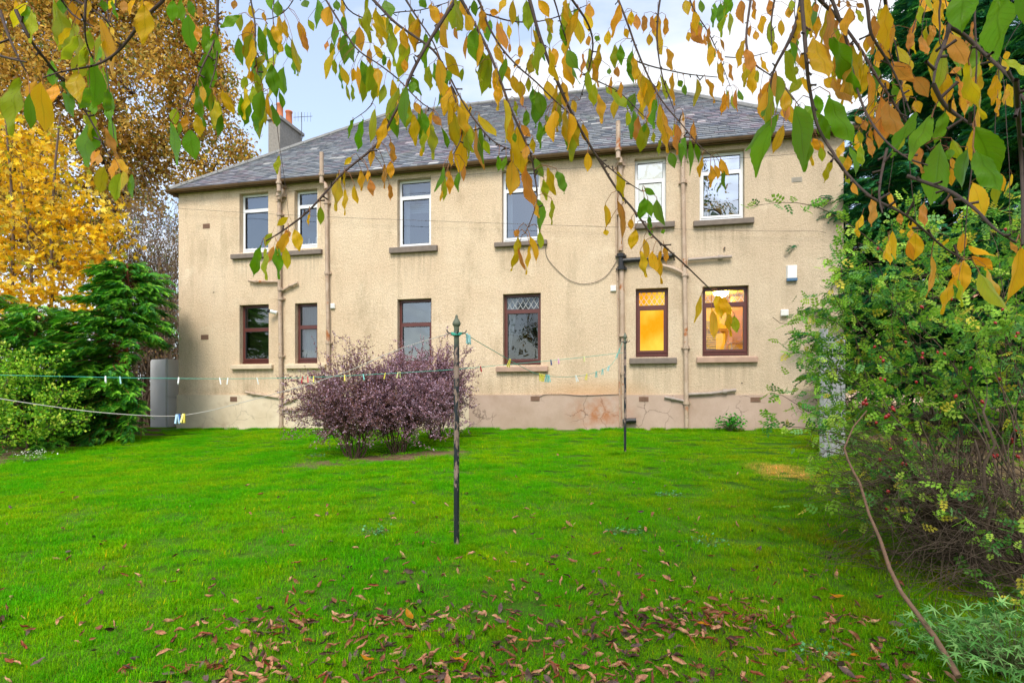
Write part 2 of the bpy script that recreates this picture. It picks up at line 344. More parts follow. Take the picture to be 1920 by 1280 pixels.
def window(key, style, gl, label=None):
    u0, u1, z0, z1 = OP[key]; zt = wl_((WIN[key][0] + WIN[key][1]) / 2, WIN[key][4])[1]; v = RV
    fm = M_wht if style == 'white' else M_brn; w = .055
    u0 += .006; u1 -= .006; z1 -= .006; zb = z0 + (.05 if style == 'white' else .06)
    ch = bars(u0, u1, zb, z1, w, v, v + .07, zt, .06)
    ch += [box(u0, u1, v - .02, v + .07, z0 + .002, zb - .002)]
    if style == 'brown': ch += [box(u0 + .01, u1 - .01, v - .03, v - .021, z0 + .012 + k_ * .02, z0 + .022 + k_ * .02) for k_ in range(2)]
    f = mk('window', ch, fm, house)
    if label: tag(f, label)
    # opening casement below the transom stands a little proud, trickle vent above
    sv = v - .018; su0, su1, sz0, sz1 = u0 + w - .02, u1 - w + .02, zb + w - .02, zt - .03 + .012
    mk('sash', bars(su0, su1, sz0, sz1, .042, sv, v + .03), fm, f)
    mk('gasket', bars(su0 + .042, su1 - .042, sz0 + .042, sz1 - .042, .008, sv + .004, v + .03) + bars(u0 + w, u1 - w, zt + .03, z1 - w, .008, v + .012, v + .05), M_gasket, f)
    um = (u0 + u1) / 2; mk('trickle_vent', [box(um - .13, um + .13, v - .015, v - .001, z1 - .036, z1 - .018)], fm, f)
    g = mk('pane', [quad(su0 + .045, su1 - .045, v + .018, sz0 + .045, sz1 - .045), quad(u0 + w + .004, u1 - w - .004, v + .03, zt + .034, z1 - w - .004)], gl, f)
    return f, (u0 + w, u1 - w, zb + w, z1 - w, zt)
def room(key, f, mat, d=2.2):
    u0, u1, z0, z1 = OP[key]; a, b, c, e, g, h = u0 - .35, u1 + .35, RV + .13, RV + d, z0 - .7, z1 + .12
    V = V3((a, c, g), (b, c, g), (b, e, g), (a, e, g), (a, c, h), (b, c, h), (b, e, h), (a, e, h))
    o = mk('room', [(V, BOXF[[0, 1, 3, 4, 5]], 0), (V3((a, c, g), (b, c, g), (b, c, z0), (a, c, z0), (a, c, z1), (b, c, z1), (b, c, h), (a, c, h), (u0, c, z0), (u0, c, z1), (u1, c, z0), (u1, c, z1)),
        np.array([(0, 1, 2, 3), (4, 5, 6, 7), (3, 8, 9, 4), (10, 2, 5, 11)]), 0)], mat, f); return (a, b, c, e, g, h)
for key in ('U1', 'U2', 'U3', 'U4', 'U5', 'U6'):
    f, (a, b, c, d, zt) = window(key, 'white', {'U5': M_glassd, 'U6': M_glassr}.get(key, M_glass), {'U5': 'white framed window with a pale blind drawn behind it', 'U6': 'white framed window reflecting the cherry branches'}.get(key))
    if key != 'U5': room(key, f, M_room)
    if key in ('U1', 'U2'):
        for k in range(5):
            x = a + (b - a) * (.12 + .19 * k + .03 * random.random()); h = .08 + .17 * random.random()
            pr = [(.03, 0), (.035, h * .3), (.02, h * .6), (.025, h * .8), (.003, h)]
            mk('ornament', [lathe(pr, 8, (x, RV + .16, c + .0))], M_white, f)
        mk('window_board', [box(a - .04, b + .04, RV + .125, RV + .3, c - .03, c)], M_white, f)
    if key == 'U1': mk('roller_blind', [box(a, b, RV + .14, RV + .15, zt - .03, d)], plain('blue_blind', (.10, .15, .22), .8), f)
    if key in ('U3', 'U4'):
        curtain('curtain', a - .02, a + .12, c, d, RV + .2, M_net, f, 3)
    if key == 'U3':
        sl = [box(a, b, RV + .3, RV + .33, zt - .1 - k * .045, zt - .075 - k * .045) for k in range(5)]; mk('venetian_blind', sl, M_net, f)
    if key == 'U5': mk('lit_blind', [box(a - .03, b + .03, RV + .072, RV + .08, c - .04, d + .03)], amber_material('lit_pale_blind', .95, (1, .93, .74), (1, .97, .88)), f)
    if key == 'U6': curtain('curtain', a, a + .1, c, d, RV + .25, M_net, f, 2)
for key in ('L1', 'L2', 'L3', 'L4'):
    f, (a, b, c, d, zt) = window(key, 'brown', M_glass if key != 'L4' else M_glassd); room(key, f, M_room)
    if key == 'L1':
        sl = [obox(((a + b) / 2, RV + .17, c + .012 + k * .0285), ((1, 0, 0), (0, .6, -.8), (0, .8, .6)), ((b - a) / 2, .013, .0008)) for k in range(int((d - c) / .0285))]
        mk('venetian_blind', sl, plain('olive_slats', (.16, .17, .06), .5), f)
        mk('wooden_board', [box(a, b, RV + .22, RV + .3, c + .08, c + .10)], plain('wood_board', (.35, .13, .04), .5), f)
    if key == 'L2':
        curtain('net_curtain', a, b, c, zt - .02, RV + .15, M_net, f, 9); curtain('net_curtain', a, b, zt - .02, d, RV + .2, plain('dim_net', (.22, .26, .26), .9), f, 6)
    if key == 'L3': curtain('curtain', b + .02, b - .14, zt - .2, d, RV + .2, M_room, f, 3, .3)
    if key == 'L4':
        curtain('curtain', a - .02, a + .20, c + .25, d, RV + .2, M_white, f, 4, .75)
        mk('ornament', [lathe([(.02, 0), (.025, .05), (.008, .09), (.012, .13), (.002, .15)], 8, (b - .06, RV + .16, c))], M_white, f)
# lattice lights
def lattice(key, f, a, b, zt, d, n):
    ch = []; z0, z1 = zt + .034, d; w = (b - a) / n; vv = RV + .022
    for k in range(-n, n * 2):
        for s in (1, -1):
            x0, x1, y0, y1 = a + k * w / 1., a + k * w + s * (z1 - z0) * .62, z0, z1
            t0, t1 = 0., 1.
            for p, q in (((x1 - x0), a - x0), (-(x1 - x0), x0 - b)):
                if p > 0: t0 = max(t0, q / p)
                else: t1 = min(t1, q / p)
            if t1 <= t0: continue
            p0 = V3(x0 + (x1 - x0) * t0, vv, y0 + (y1 - y0) * t0); p1 = V3(x0 + (x1 - x0) * t1, vv, y0 + (y1 - y0) * t1); dd = p1 - p0; L = np.linalg.norm(dd)
            if L < .01: continue
            dd /= L; ch.append(obox((p0 + p1) / 2, (dd, (0, 1, 0), np.cross(dd, (0, 1, 0))), (L / 2, .003, .0045)))
    mk('lead_lattice', ch, M_lead, f)
lattice('L4', f, a, b, zt, d, 6)
# lit bathroom window (frosted) and lit kitchen window
f, (a, b, c, d, zt) = window('L5', 'brown', amber_material('frosted_lit_glass', .85, (1.0, .33, .004), (1.0, .62, .07)), 'brown framed window of frosted glass lit amber from inside'); lattice('L5', f, a, b, zt, d, 5)
f, (a, b, c, d, zt) = window('L6', 'brown', M_glassd, 'brown framed kitchen window lit yellow from inside'); lattice('L6', f, a, b, zt, d, 6)
M_kit = plain('kitchen_walls', (.92, .66, .13), .8, .2, .05)
ra, rb, rc, re, rg, rh = room('L6', f, M_kit, 2.6)
lamp = mk('ceiling_lamp', [lathe([(.001, -.10), (.09, -.09), (.15, -.04), (.16, 0)], 16, ((ra + rb) / 2 + .1, 1.4, rh - .02))], amber_material('lamp_glow', 110, (1, .72, .24), (1, .8, .34)), f)
sl = [obox((a + .16, RV + .75, c - .1 + k * .05), ((1, 0, 0), (0, .6, -.8), (0, .8, .6)), (.16, .02, .001)) for k in range(17)]
mk('venetian_blind', sl, M_white, f)
mk('worktop', [box(ra + .01, rb - .01, RV + .14, RV + .6, c - .14, c - .10)], plain('worktop', (.25, .12, .05), .4), f)
um = (a + b) / 2
mk('tap', tube([(um + .04, RV + .22, c - .1), (um + .04, RV + .22, c + .14), (um + .07, RV + .22, c + .19), (um + .12, RV + .22, c + .20), (um + .17, RV + .22, c + .17), (um + .18, RV + .22, c + .10)], .009, 8), plain('chrome', (.7, .7, .7), .15, .5, .05, 5, 1), f, True)
mk('cup', [lathe([(.001, 0), (.045, 0), (.05, .1), (.046, .1)], 12, (b - .1, RV + .2, c - .1))], M_white, f); mk('soap_bottle', [lathe([(.03, 0), (.032, .12), (.012, .15), (.012, .18), (.001, .19)], 10, (b - .22, RV + .2, c - .1))], M_white, f)
mk('wall_cupboard', [box(rb - .45, rb - .02, 1.5, 2.2, c + .3, rh - .1)], plain('cupboard_wood', (.45, .2, .05), .5), f)
mk('door_frame', bars(ra + .5, ra + 1.25, rg + .1, c + .75, .07, re - .08, re - .02), plain('pine', (.5, .25, .07), .5), f)
# --- sills
for pb, mt in (((436, 605, 471, 482), M_stone), ((732, 821, 461, 474), M_stone), ((928, 1026, 451, 462), M_stone), ((1190, 1265, 416, 429), M_stone), ((1300, 1413, 410, 423), M_stone),
               ((436, 513, 682, 692), M_sillc), ((538, 612, 681, 691), M_sillc), ((733, 822, 687, 698), M_sillp), ((931, 1028, 685, 697), M_sillp), ((1180, 1269, 669, 682), M_stone), ((1306, 1420, 667, 680), M_sillp)):
    u0, u1, z0, z1 = seg(*pb); v = V3((u0, -.09, z0), (u1, -.09, z0), (u1, .14, z0), (u0, .14, z0), (u0, -.09, z1 - .03), (u1, -.09, z1 - .03), (u1, .14, z1 - .001), (u0, .14, z1 - .001))
    s = mk('window_sill', [(v, BOXF, 0)], mt, house); bv = s.modifiers.new('b', 'BEVEL'); bv.width = .012; bv.segments = 2
# --- roof
ZE = EYE + 5.25 - HZ0; ZR = EYE + 8.72 - HZ0; OV = .13; HB = 4.0
E = [V3(-OV, -OV, ZE), V3(WL + OV, -OV, ZE), V3(WL + OV, DEP + OV, ZE), V3(-OV, DEP + OV, ZE)]; K0, K1 = V3(HB, HB, ZR), V3(WL - HB, HB, ZR)
rv = V3(*E, K0, K1); rv2 = rv - V3(0, 0, .03)
mk('roof_deck', [(rv2, np.array([(0, 1, 5, 4), (2, 3, 4, 5)]), 0), (rv2, np.array([(1, 2, 5), (3, 0, 4)]), 0)], M_under, house)
def slates(A, B, C, D=None):
    """slope with eave A->B and top edge D->C (or apex C)"""
    ex = nrm(B - A); top = C if D is None else (C + D) / 2; nn_ = nrm(np.cross(ex, top - A)); nn_ = nn_ if nn_[2] > 0 else -nn_; up = nrm(np.cross(nn_, ex)); up = up if up[2] > 0 else -up
    Wd = (B - A) @ ex; H = (C - A) @ up; xl = ((D if D is not None else C) - A) @ ex; xr = (C - A) @ ex
    pos, sx, tn = [], [], []; course = .125; k = 0; y = 0.
    base = [lin(118, 124, 132), lin(98, 106, 118), lin(136, 140, 146), lin(120, 112, 122), lin(88, 96, 108), lin(128, 132, 138)]
    while y < H - .03:
        course = .135 - .05 * y / H; x = -random.random() * .15
        l0, r0 = xl * y / H, Wd - (Wd - xr) * y / H
        while x < r0:
            w = random.uniform(.17, .27); xa, xb = max(x, l0), min(x + w, r0)
            if xb - xa > .02:
                pos.append((xa, xb, y, min(y + course * 1.25, H))); t = random.choice(base) * random.uniform(.55, .98)
                if random.random() < .03: t = lin(178, 176, 174)
                q = (A + ex * xa)[0] if abs(ex[0]) > .5 else 0
                t = t * (1 - .0) + 0; t = t * np.array([1.06, .96, 1.03]) if math.sin(xa * .9 + y * 1.3) > .55 else t
                tn.append(t)
            x += w
        y += course; k += 1
    pos = np.array(pos); n = len(pos); g = .003; th = .013
    lift = RN.rand(n) * .005
    def P(x, yy, h): return A + ex * x[:, None] + up * yy[:, None] + nn_ * h[:, None]
    x0, x1, y0, y1 = pos[:, 0] + g, pos[:, 1] - g, pos[:, 2] - .012 + RN.randn(n) * .003, pos[:, 3]
    z = np.zeros(n); V = np.stack([P(x0, y0, z + .010 + lift), P(x1, y0, z + .010 + lift), P(x0, y0, z + .010 + th + lift), P(x1, y0, z + .010 + th + lift * .6), P(x1, y1, z + .008), P(x0, y1, z + .008)], 1).reshape(-1, 3)
    o = np.arange(n)[:, None] * 6; Fq = np.concatenate([o + np.array([[2, 3, 4, 5]]), o + np.array([[0, 1, 3, 2]])])
    return (V, Fq, 0, np.repeat(np.array(tn), 6, axis=0))
mk('roof', [slates(E[0], E[1], K1, K0), slates(E[3], E[0], K0), slates(E[1], E[2], K1)], MSL, house)
# hip and ridge cappings in short lengths
for A_, B_ in ((E[0], K0), (K0, K1), (E[1], K1), (E[3], K0), (E[2], K1)):
    L = np.linalg.norm(B_ - A_); n = int(L / .42); ch = []
    for k in range(n):
        p, q = A_ + (B_ - A_) * (k / n), A_ + (B_ - A_) * ((k + .97) / n); ch += tube([p + V3(0, 0, .015), q + V3(0, 0, .022)], .075, 8)
    mk('ridge_capping', ch, M_ridge, house)
# soffit, fascia, gutter
mk('soffit', [box(-OV + .02, WL + OV - .02, -OV + .02, -.001, WT - .01, WT + .012), box(-OV, -.001, -OV + .02, DEP, WT - .01, WT + .012), box(WL + .001, WL + OV, -OV + .02, DEP, WT - .01, WT + .012)], M_soff, house)
mk('fascia', [box(-OV, WL + OV, -OV, -OV + .018, WT - .03, ZE - .035)], M_gut, house)
def gutter(p0, p1, out):
    k = 9; th = np.linspace(math.pi, 2 * math.pi, k); d = nrm(p1 - p0); V = []
    for p in (p0, p1):
        for r in (.062, .056):
            for a_ in th: V.append(p + out * (r * math.cos(a_)) + V3(0, 0, r * math.sin(a_)))
    F_ = []
    for j in range(k - 1):
        F_.append((j, j + 1, 2 * k + j + 1, 2 * k + j)); F_.append((k + j, k + j + 1, 3 * k + j + 1, 3 * k + j))
    F_ += [(0, k, 3 * k, 2 * k), (k - 1, 2 * k - 1, 4 * k - 1, 3 * k - 1)]
    return (V3(*V), np.array(F_), 0)
gp0, gp1 = V3(-OV - .06, -OV - .065, WT + .035), V3(WL + OV + .06, -OV - .065, WT + .04)
ch = [gutter(gp0, gp1, V3(0, 1, 0)), gutter(V3(-OV - .065, -OV, WT + .035), V3(-OV - .065, DEP, WT + .035), V3(1, 0, 0))]
L = gp1[0] - gp0[0]; k = gp0[0] + .3
while k < gp1[0]:
    q = V3(k, gp0[1], gp0[2]); ch.append((gutter(q - V3(.035, 0, 0), q + V3(.035, 0, 0), V3(0, 1, 0))[0] * 1.0 - V3(0, .008, .008), gutter(q, q + V3(.07, 0, 0), V3(0, 1, 0))[1], 0)); k += .92
mk('gutter', ch, M_gut, house, True)
# --- pipes (picture polylines on the facade)
def pp(pts, v=-.075): return [V3(wl_(x, y, v)[0], v, wl_(x, y, v)[1]) for x, y in pts]
def collars(pts, ys, r, v=-.075):
    ch = []
    for x, y in ys: u, z = wl_(x, y, v); ch += tube([(u, v, z - .035), (u, v, z + .035)], r * 1.45, 10) + [box(u - r * 1.9, u + r * 1.9, v + r * .6, -.002, z - .02, z + .02)]
    return ch
def pipe(pts, r, cols=(), v=-.075, mat=None, name='downpipe', label=None):
    q = pp(pts, v); o = mk(name, tube(q, r, 10), mat or M_pipe, house, True)
    for cc in cols: mk('pipe_collar', collars(q, [cc], r, v), mat or M_pipe, o, False)
    if label: tag(o, label)
    return o
def vent(px, y0, y1, r=.05, v=-.24): 
    q = pp([(px, y1 + 14), (px, y0)], v); o = mk('vent_pipe', tube(q, r, 10), M_pipe, house, True); u, z = wl_(px, y1, v); mk('pipe_collar', tube([(u, v, z), (u, v, z + .06)], r * 1.4, 10), M_pipe, o); return q
vent(523, 300, 345); vent(603, 286, 330); vent(1159, 228, 283); vent(1280, 218, 262)
pipe([(523, 344), (523, 350), (529, 358), (526, 366), (523.5, 374)], .055, [(524, 366), (525, 349)], -.14)
pipe([(523.5, 372), (524, 520), (526, 660), (527, 803)], .047, [(523.5, 376), (524, 402), (525.5, 542), (526, 560), (526, 667), (526.5, 745), (527, 800)])
pipe([(603, 330), (604, 340), (610, 346), (612, 354)], .05, [(603, 331)], -.17); pipe([(612, 352), (613, 480), (615, 620), (616, 700), (616, 800)], .045, [(612, 380), (613, 512), (615, 642)])
pipe([(1159, 280), (1159, 293), (1163, 299), (1163, 306)], .05, [(1159, 281)], -.17); pipe([(1163, 304), (1163.5, 470)], .052, [(1163, 308), (1163, 400)])
pipe([(1155.5, 306), (1156, 480)], .018, (), -.04); pipe([(1158, 500), (1160, 640), (1163, 800)], .018, (), -.04)
pipe([(1165.5, 500), (1167, 632)], .052, [(1167, 628)]); pipe([(1167, 632), (1169, 795)], .03, [(1168, 700)])
pipe([(1164, 476), (1165, 506)], .062, [(1164, 479), (1165, 503)], -.085, M_black, 'soil_pipe', 'black plastic pipe junction')
pipe([(1165, 489), (1195, 487), (1225, 485), (1265, 478)], .052, (), -.085, M_black, 'soil_pipe', 'black plastic branch pipe')
pipe([(1168, 790), (1180, 788), (1193, 788)], .055, (), -.12, M_black, 'soil_pipe', 'black plastic pipe bend at the foot of the wall')
pipe([(1240, 497), (1262, 503), (1285, 514)], .036)
pipe([(1280, 262), (1280, 310), (1283, 480), (1286, 650), (1287.5, 802)], .046, [(1281, 341), (1284, 515), (1286, 651), (1287, 755)], -.08)
for q, c_ in (([(1290, 487), (1330, 484), (1372, 481)], [(1351, 482.5)]), ([(1291, 739), (1335, 737), (1380, 731)], [(1359, 734)])):
    o = mk('waste_pipe', tube(pp(q, -.07), .033, 8) + tube(pp([(c_[0][0] - 4, c_[0][1]), (c_[0][0] + 4, c_[0][1] - .4)], -.07), .05, 8), M_pipeg, house, True)
for q in ([(466, 526), (480, 528), (522, 528)], [(529, 545), (545, 536), (558, 530)], [(461, 735), (475, 738), (522, 745)], [(529, 757), (542, 752), (556, 746)], [(529, 768), (540, 768), (560, 769)], [(1246, 744), (1262, 747), (1284, 752)]):
    mk('waste_pipe', tube(pp(q, -.06), .032, 8) + tube(pp([(q[1][0] - 3, q[1][1]), (q[1][0] + 3, q[1][1] + (q[2][1] - q[1][1]) * .1)], -.06), .045, 8), M_pipe if q[0][0] < 1000 else M_pipeg, house, True)
u, z = wl_(1358, 466); mk('overflow_pipe', tube([(u, .01, z), (u, -.05, z)], .022, 10), M_pipe, house, True); mk('overflow_pipe', tube([(u, -.0505, z), (u, -.052, z)], .015, 10), M_black, house)
u, z = wl_(1391, 718); mk('overflow_pipe', tube([(u, .01, z), (u, -.008, z)], .014, 8), M_black, house)
u, z = wl_(401, 548); mk('overflow_pipe', tube([(u, .01, z), (u, -.01, z)], .014, 8), M_black, house)
# --- air bricks
M_brick = plain('air_brick', (.22, .13, .09), .85, .2, .3, 30)
for x, y, w in ((384, 632, 14), (387, 424, 13), (440, 748, 13), (1004, 747, 17), (1207, 748, 18), (1416, 749, 19), (1494, 337, 20)):
    u0, u1, z0, z1 = seg(x - w / 2, x + w / 2, y - 4.5, y + 4.5); v0 = -.041 if y > 741 else -.006
    mk('air_vent', [box(u0, u1, v0, .05, z0, z1)] + [box(u0 + .02, u1 - .02, v0 - .006, v0 + .01, z0 + (z1 - z0) * (k + .25) / 4, z0 + (z1 - z0) * (k + .6) / 4) for k in range(4)], M_brick if x < 1450 else plain('grey_vent', (.4, .36, .3), .8), house)
# --- chimney
M_chim = plain('chimney_render', (.27, .25, .22), .9, .2, .35, 14)
zc = EYE + 9.0 - HZ0; cu0, cu1, cv0, cv1 = -.25, .18, 4.0, 5.25
chm = mk('chimney', [box(cu0, cu1, cv0, cv1, 3, zc)], M_chim, house)
mk('chimney_cope', [box(cu0 - .06, cu1 + .06, cv0 - .06, cv1 + .06, zc + .002, zc + .1)], plain('cope_stone', (.33, .31, .28), .9), chm)
for k in (.3, .8): mk('chimney_pot', [lathe([(.12, 0), (.13, .04), (.11, .06), (.10, .5), (.12, .52), (.12, .56), (.09, .56), (.09, .2)], 14, (-.03, cv0 + k, zc + .1))], plain('terracotta', (.58, .19, .08), .8), chm, True)
ax_, ay_ = cu1 + .08, cv1 - .15
mk('aerial', tube([(ax_, ay_, zc - .5), (ax_, ay_, zc + .75)], .012, 6) + tube([(ax_ - .25, ay_ - .1, zc + .55), (ax_ + .35, ay_ + .1, zc + .62)], .009, 5) +
   [c_ for k in range(6) for c_ in tube([(ax_ - .2 + .1 * k, ay_ - .08 + .03 * k, zc + .42), (ax_ - .2 + .1 * k, ay_ - .08 + .03 * k, zc + .74)], .005, 4)] + tube([(ax_, ay_, zc - .2), (ax_ + .1, ay_, zc - .02)], .01, 5), plain('aerial_metal', (.12, .12, .13), .4, .5, .1, 5, .6), chm)
# --- fittings on the facade (things of their own)
def fitted(name, px, py, label, cat, build, v=0):
    u, z = wl_(px, py, v); e = empty(name, hw(u, v, z), math.atan2(WD[1], WD[0])); tag(e, label, cat); build(e); return e
def alarm(e):
    s = 1 / 93.; v = V3((-9.5, 0, -10), (9.5, 0, -10), (9.5, 0, 15), (-9.5, 0, 15), (-8, -6, -10), (8, -6, -10), (8, -7, 13), (-8, -7, 13)) * s
    mk('casing', [(v[:, [0, 1, 2]], np.array([(0, 1, 5, 4), (1, 2, 6, 5), (2, 3, 7, 6), (3, 0, 4, 7), (4, 5, 6, 7)]), 0)], M_box, e)
    mk('blue_base', [box(-.098, .098, -.068, 0, -.165, -.110)], plain('blue_lens', (.06, .14, .25), .3, .5), e)
fitted('alarm_box', 1484, 512, 'white burglar alarm box with a blue lower edge on the facade', 'alarm box', alarm)
def smallbox(w, h, d, extra=True):
    def b(e):
        c = mk('casing', [box(-w, w, -d, -.002, -h, h)], M_box, e); c.modifiers.new('b', 'BEVEL').width = .008
        if extra: mk('lid', [box(-w * .8, w * .8, -d - .006, -d - .0005, -h * .8, h * .8)], plain('white_lid', (.72, .72, .68), .5), e)
    return b
fitted('junction_box', 1470, 587, 'small bright white box on the wall below the alarm box', 'junction box', smallbox(.07, .065, .08))
fitted('junction_box', 625, 574, 'small white box beside the downpipe above the purple bush', 'junction box', smallbox(.055, .06, .05))
fitted('junction_box', 1150, 541, 'small cream box left of the soil pipe near the lit window', 'junction box', smallbox(.06, .065, .04))
def seccam(e):
    mk('bracket', tube([(.1, 0, 0), (.08, -.08, -.01)], .02, 8), M_box, e)
    mk('body', tube([(.10, -.07, -.03), (-.02, -.16, .0)], .045, 12), M_box, e); mk('lens', tube([(-.021, -.161, .0), (-.07, -.2, .012)], .043, 12), M_black, e)
fitted('security_camera', 515, 585, 'small white security camera with a black lens beside the lower left window', 'camera', seccam)
# wires
M_wire = plain('grey_wire', (.10, .08, .07), .6)
def cable(pts, v, r, label, name='cable', cat='cable', smooth=True):
    q = np.array([hw(wl_(x, y, v)[0], v, wl_(x, y, v)[1]) for x, y in pts]); k = np.linspace(0, len(q) - 1, 40) if smooth else np.arange(len(q)); q = np.stack([np.interp(k, np.arange(len(q)), q[:, i]) for i in range(3)], 1)
    if smooth:
        for _ in range(3): q[1:-1] = (q[:-2] + q[1:-1] * 2 + q[2:]) / 4
    o = mk(name, tube(q, r, 5), M_wire, loc=q[0]); tag(o, label, cat, None); return o
cable([(336, 391), (480, 400), (640, 408), (800, 414), (1000, 421), (1280, 430), (1450, 434), (1535, 433), (1549, 437)], -.11, .004, 'thin wire strung across the whole facade below the upper windows')
cable([(707, 340), (828, 332), (942, 322), (1154, 312), (1278, 305), (1391, 296), (1468, 291), (1592, 280)], -.3, .004, 'thin wire running just under the gutter')
cable([(1026, 455), (1022, 470), (1026, 485), (1040, 502), (1062, 523), (1080, 531), (1100, 533), (1125, 527), (1142, 513), (1157, 488)], -.02, .006, 'dark cable looping down from a sill to the black pipe junction')
cable([(1012, 744), (1020, 739), (1060, 739), (1090, 742), (1130, 740), (1160, 739)], -.05, .006, 'thin dark cable lying along the top of the plinth')
# ------------------------------------------------------------ ground
def soil_mask(x, y):
    """1 = bare earth, 0 = lawn"""
    x = np.asarray(x, float); y = np.asarray(y, float)
    left = np.clip((-8.55 - .25 * np.sin(y * 1.3) - .12 * np.sin(y * 3.1) - x) / .35, 0, 1) * (y > 8.2)
    left = np.maximum(left, np.clip((-8.0 - (10.2 - y) * 1.5 - x) / .5, 0, 1) * (y <= 10.2))
    edge = 2.4 + (y - 2.7) * .52 + .12 * np.sin(y * 2.3) + .08 * np.sin(y * 5.7)
    right = np.clip((x - edge) / .8, 0, 1) * .93
    right = np.where(y > 8.5, np.clip((x - 6.0) / .5, 0, 1), right)
    bush = np.clip(1.25 - np.hypot((x + 2.05) / 1.35, (y - 9.35 - (x + 2.3) * .4) / .55), 0, 1) * 1.6
    return np.clip(np.maximum(np.maximum(left, right), bush), 0, 1)
def sheet():
    xs = np.concatenate([np.linspace(-400, -40, 7), np.linspace(-30, -12, 10), np.arange(-11.5, 11.6, .25), np.linspace(12, 30, 10), np.linspace(40, 400, 7)])
    ys = np.concatenate([np.linspace(-300, -30, 6), np.linspace(-20, 0, 8), np.arange(.5, 17.1, .25), np.linspace(18, 40, 8), np.linspace(60, 600, 8)])
    X, Y = np.meshgrid(xs, ys); Z = gz(X, Y); k = len(xs); i = np.arange(len(ys) - 1)[:, None] * k + np.arange(k - 1)[None]
    mask = np.repeat(soil_mask(X, Y).reshape(-1, 1), 3, 1)
    return (np.stack([X, Y, Z], -1).reshape(-1, 3), np.stack([i, i + 1, i + k + 1, i + k], -1).reshape(-1, 4), 0, mask)
m = M('ground_soil_and_moss', .95, .1); c = m.coord('World')
grs = m.mix(m.noise(c, 1.2, 5, .6, .35, .65), (.045, .14, .008), (.09, .20, .012)); grs = m.mix(m.noise(c, 30, 4, .7, .5, .7), grs, (.07, .055, .02))
soil = m.mix(m.noise(c, 6, 6, .7, .35, .65), (.10, .06, .035), (.22, .15, .09)); soil = m.mix(m.noise(c, 45, 3, .7, .55, .7), soil, (.32, .22, .13))
m.color(m.mix(m.attr('tint').outputs['Fac'], grs, soil)); m.bump(m.noise(c, 40, 5, .7), .6, .03)
g = mk('ground', [sheet()], m.m, smooth=True); g['kind'] = 'structure'

# grass: tiles of blades set out over the lawn
def grass_material():
    m = M('grass_blades', .6, .06); t = m.attr('tint').outputs['Color']; c = m.coord('World')
    yel = m.noise(c, 1.1, 6, .7, .42, .66); drk = m.noise(c, 2.6, 5, .7, .52, .68); dry = m.noise(m.coord('World', (1, .8, 1)), 1.9, 4, .65, .54, .72)
    sx = m.add('ShaderNodeSeparateXYZ'); m.l.new(m.coord('World'), sx.inputs[0])
    g0 = m.mix(yel, (.085, .46, .001), (.235, .52, .001))
    g0 = m.mix(m.math('MULTIPLY', drk, .45), g0, (.045, .22, .002))
    # mossier and browner towards the rose bush, where the lawn is thin
    rx = m.math('SUBTRACT', sx.outputs[0], m.math('MULTIPLY', sx.outputs[1], .30)); rx = m.ramp(rx, -1.6, 2.2)
    g0 = m.mix(m.math('MULTIPLY', rx, m.math('ADD', m.math('MULTIPLY', dry, .55), .35)), g0, (.24, .27, .008))
    g0 = m.mix(m.math('MULTIPLY', dry, .32), g0, (.30, .38, .008))
    q = ground(1465, 886); d = m.add('ShaderNodeVectorMath', operation='DISTANCE'); mp_ = m.add('ShaderNodeMapping'); m.l.new(m.coord('World'), mp_.inputs[0])
    mp_.inputs['Scale'].default_value = (1, .62, 0); d.inputs[1].default_value = (q[0], q[1] * .62, 0); m.l.new(mp_.outputs[0], d.inputs[0])
    w = m.math('ADD', d.outputs['Value'], m.math('MULTIPLY', m.noise(c, 3, 3), .35))
    g0 = m.mix(m.ramp(w, .62, .36), g0, (.62, .50, .10))
    col = m.mix(1, g0, t, 'MULTIPLY'); m.color(col); m.translucent(col, .32); return m.m
M_grass = grass_material()
def tile(n, size, h0, h1, w, seed):
    r = np.random.RandomState(seed); p = np.zeros((n, 3)); 
    cl = r.rand(n // 14, 2) * size - size / 2; idx = r.randint(0, len(cl), n)
    p[:, :2] = np.where(r.rand(n, 1) < .55, cl[idx] + r.randn(n, 2) * .018, r.rand(n, 2) * size - size / 2)
    h = r.uniform(h0, h1, n) * (1 - .25 * r.rand(n)); a = r.rand(n) * 6.283; ln = r.uniform(.15, 1.15, n); d = np.stack([np.cos(a), np.sin(a), 0 * a], 1)
    s = np.stack([-np.sin(a), np.cos(a), 0 * a], 1) * (w * r.uniform(.6, 1.2, n))[:, None]
    m1 = p + d * (h * ln * .3)[:, None] + V3(0, 0, 1) * (h * .6)[:, None]; tp = p + d * (h * ln * .95)[:, None] + V3(0, 0, 1) * (h * (1 - .3 * ln))[:, None]
    V = np.stack([p - s, p + s, m1 + s * .8, m1 - s * .8, tp], 1).reshape(-1, 3); o = np.arange(n)[:, None] * 5
    b = r.uniform(.65, 1.25, n); t = np.stack([b * r.uniform(.8, 1.5, n), b, b * .9], 1)
    dead = r.rand(n) < .035; t[dead] = t[dead] * V3(3.2, 1.1, 6)
    t = np.repeat(t, 5, axis=0)
    return [(V, o + np.array([[0, 1, 2, 3]]), 0, t), (V, o + np.array([[3, 2, 4]]), 0, t)]
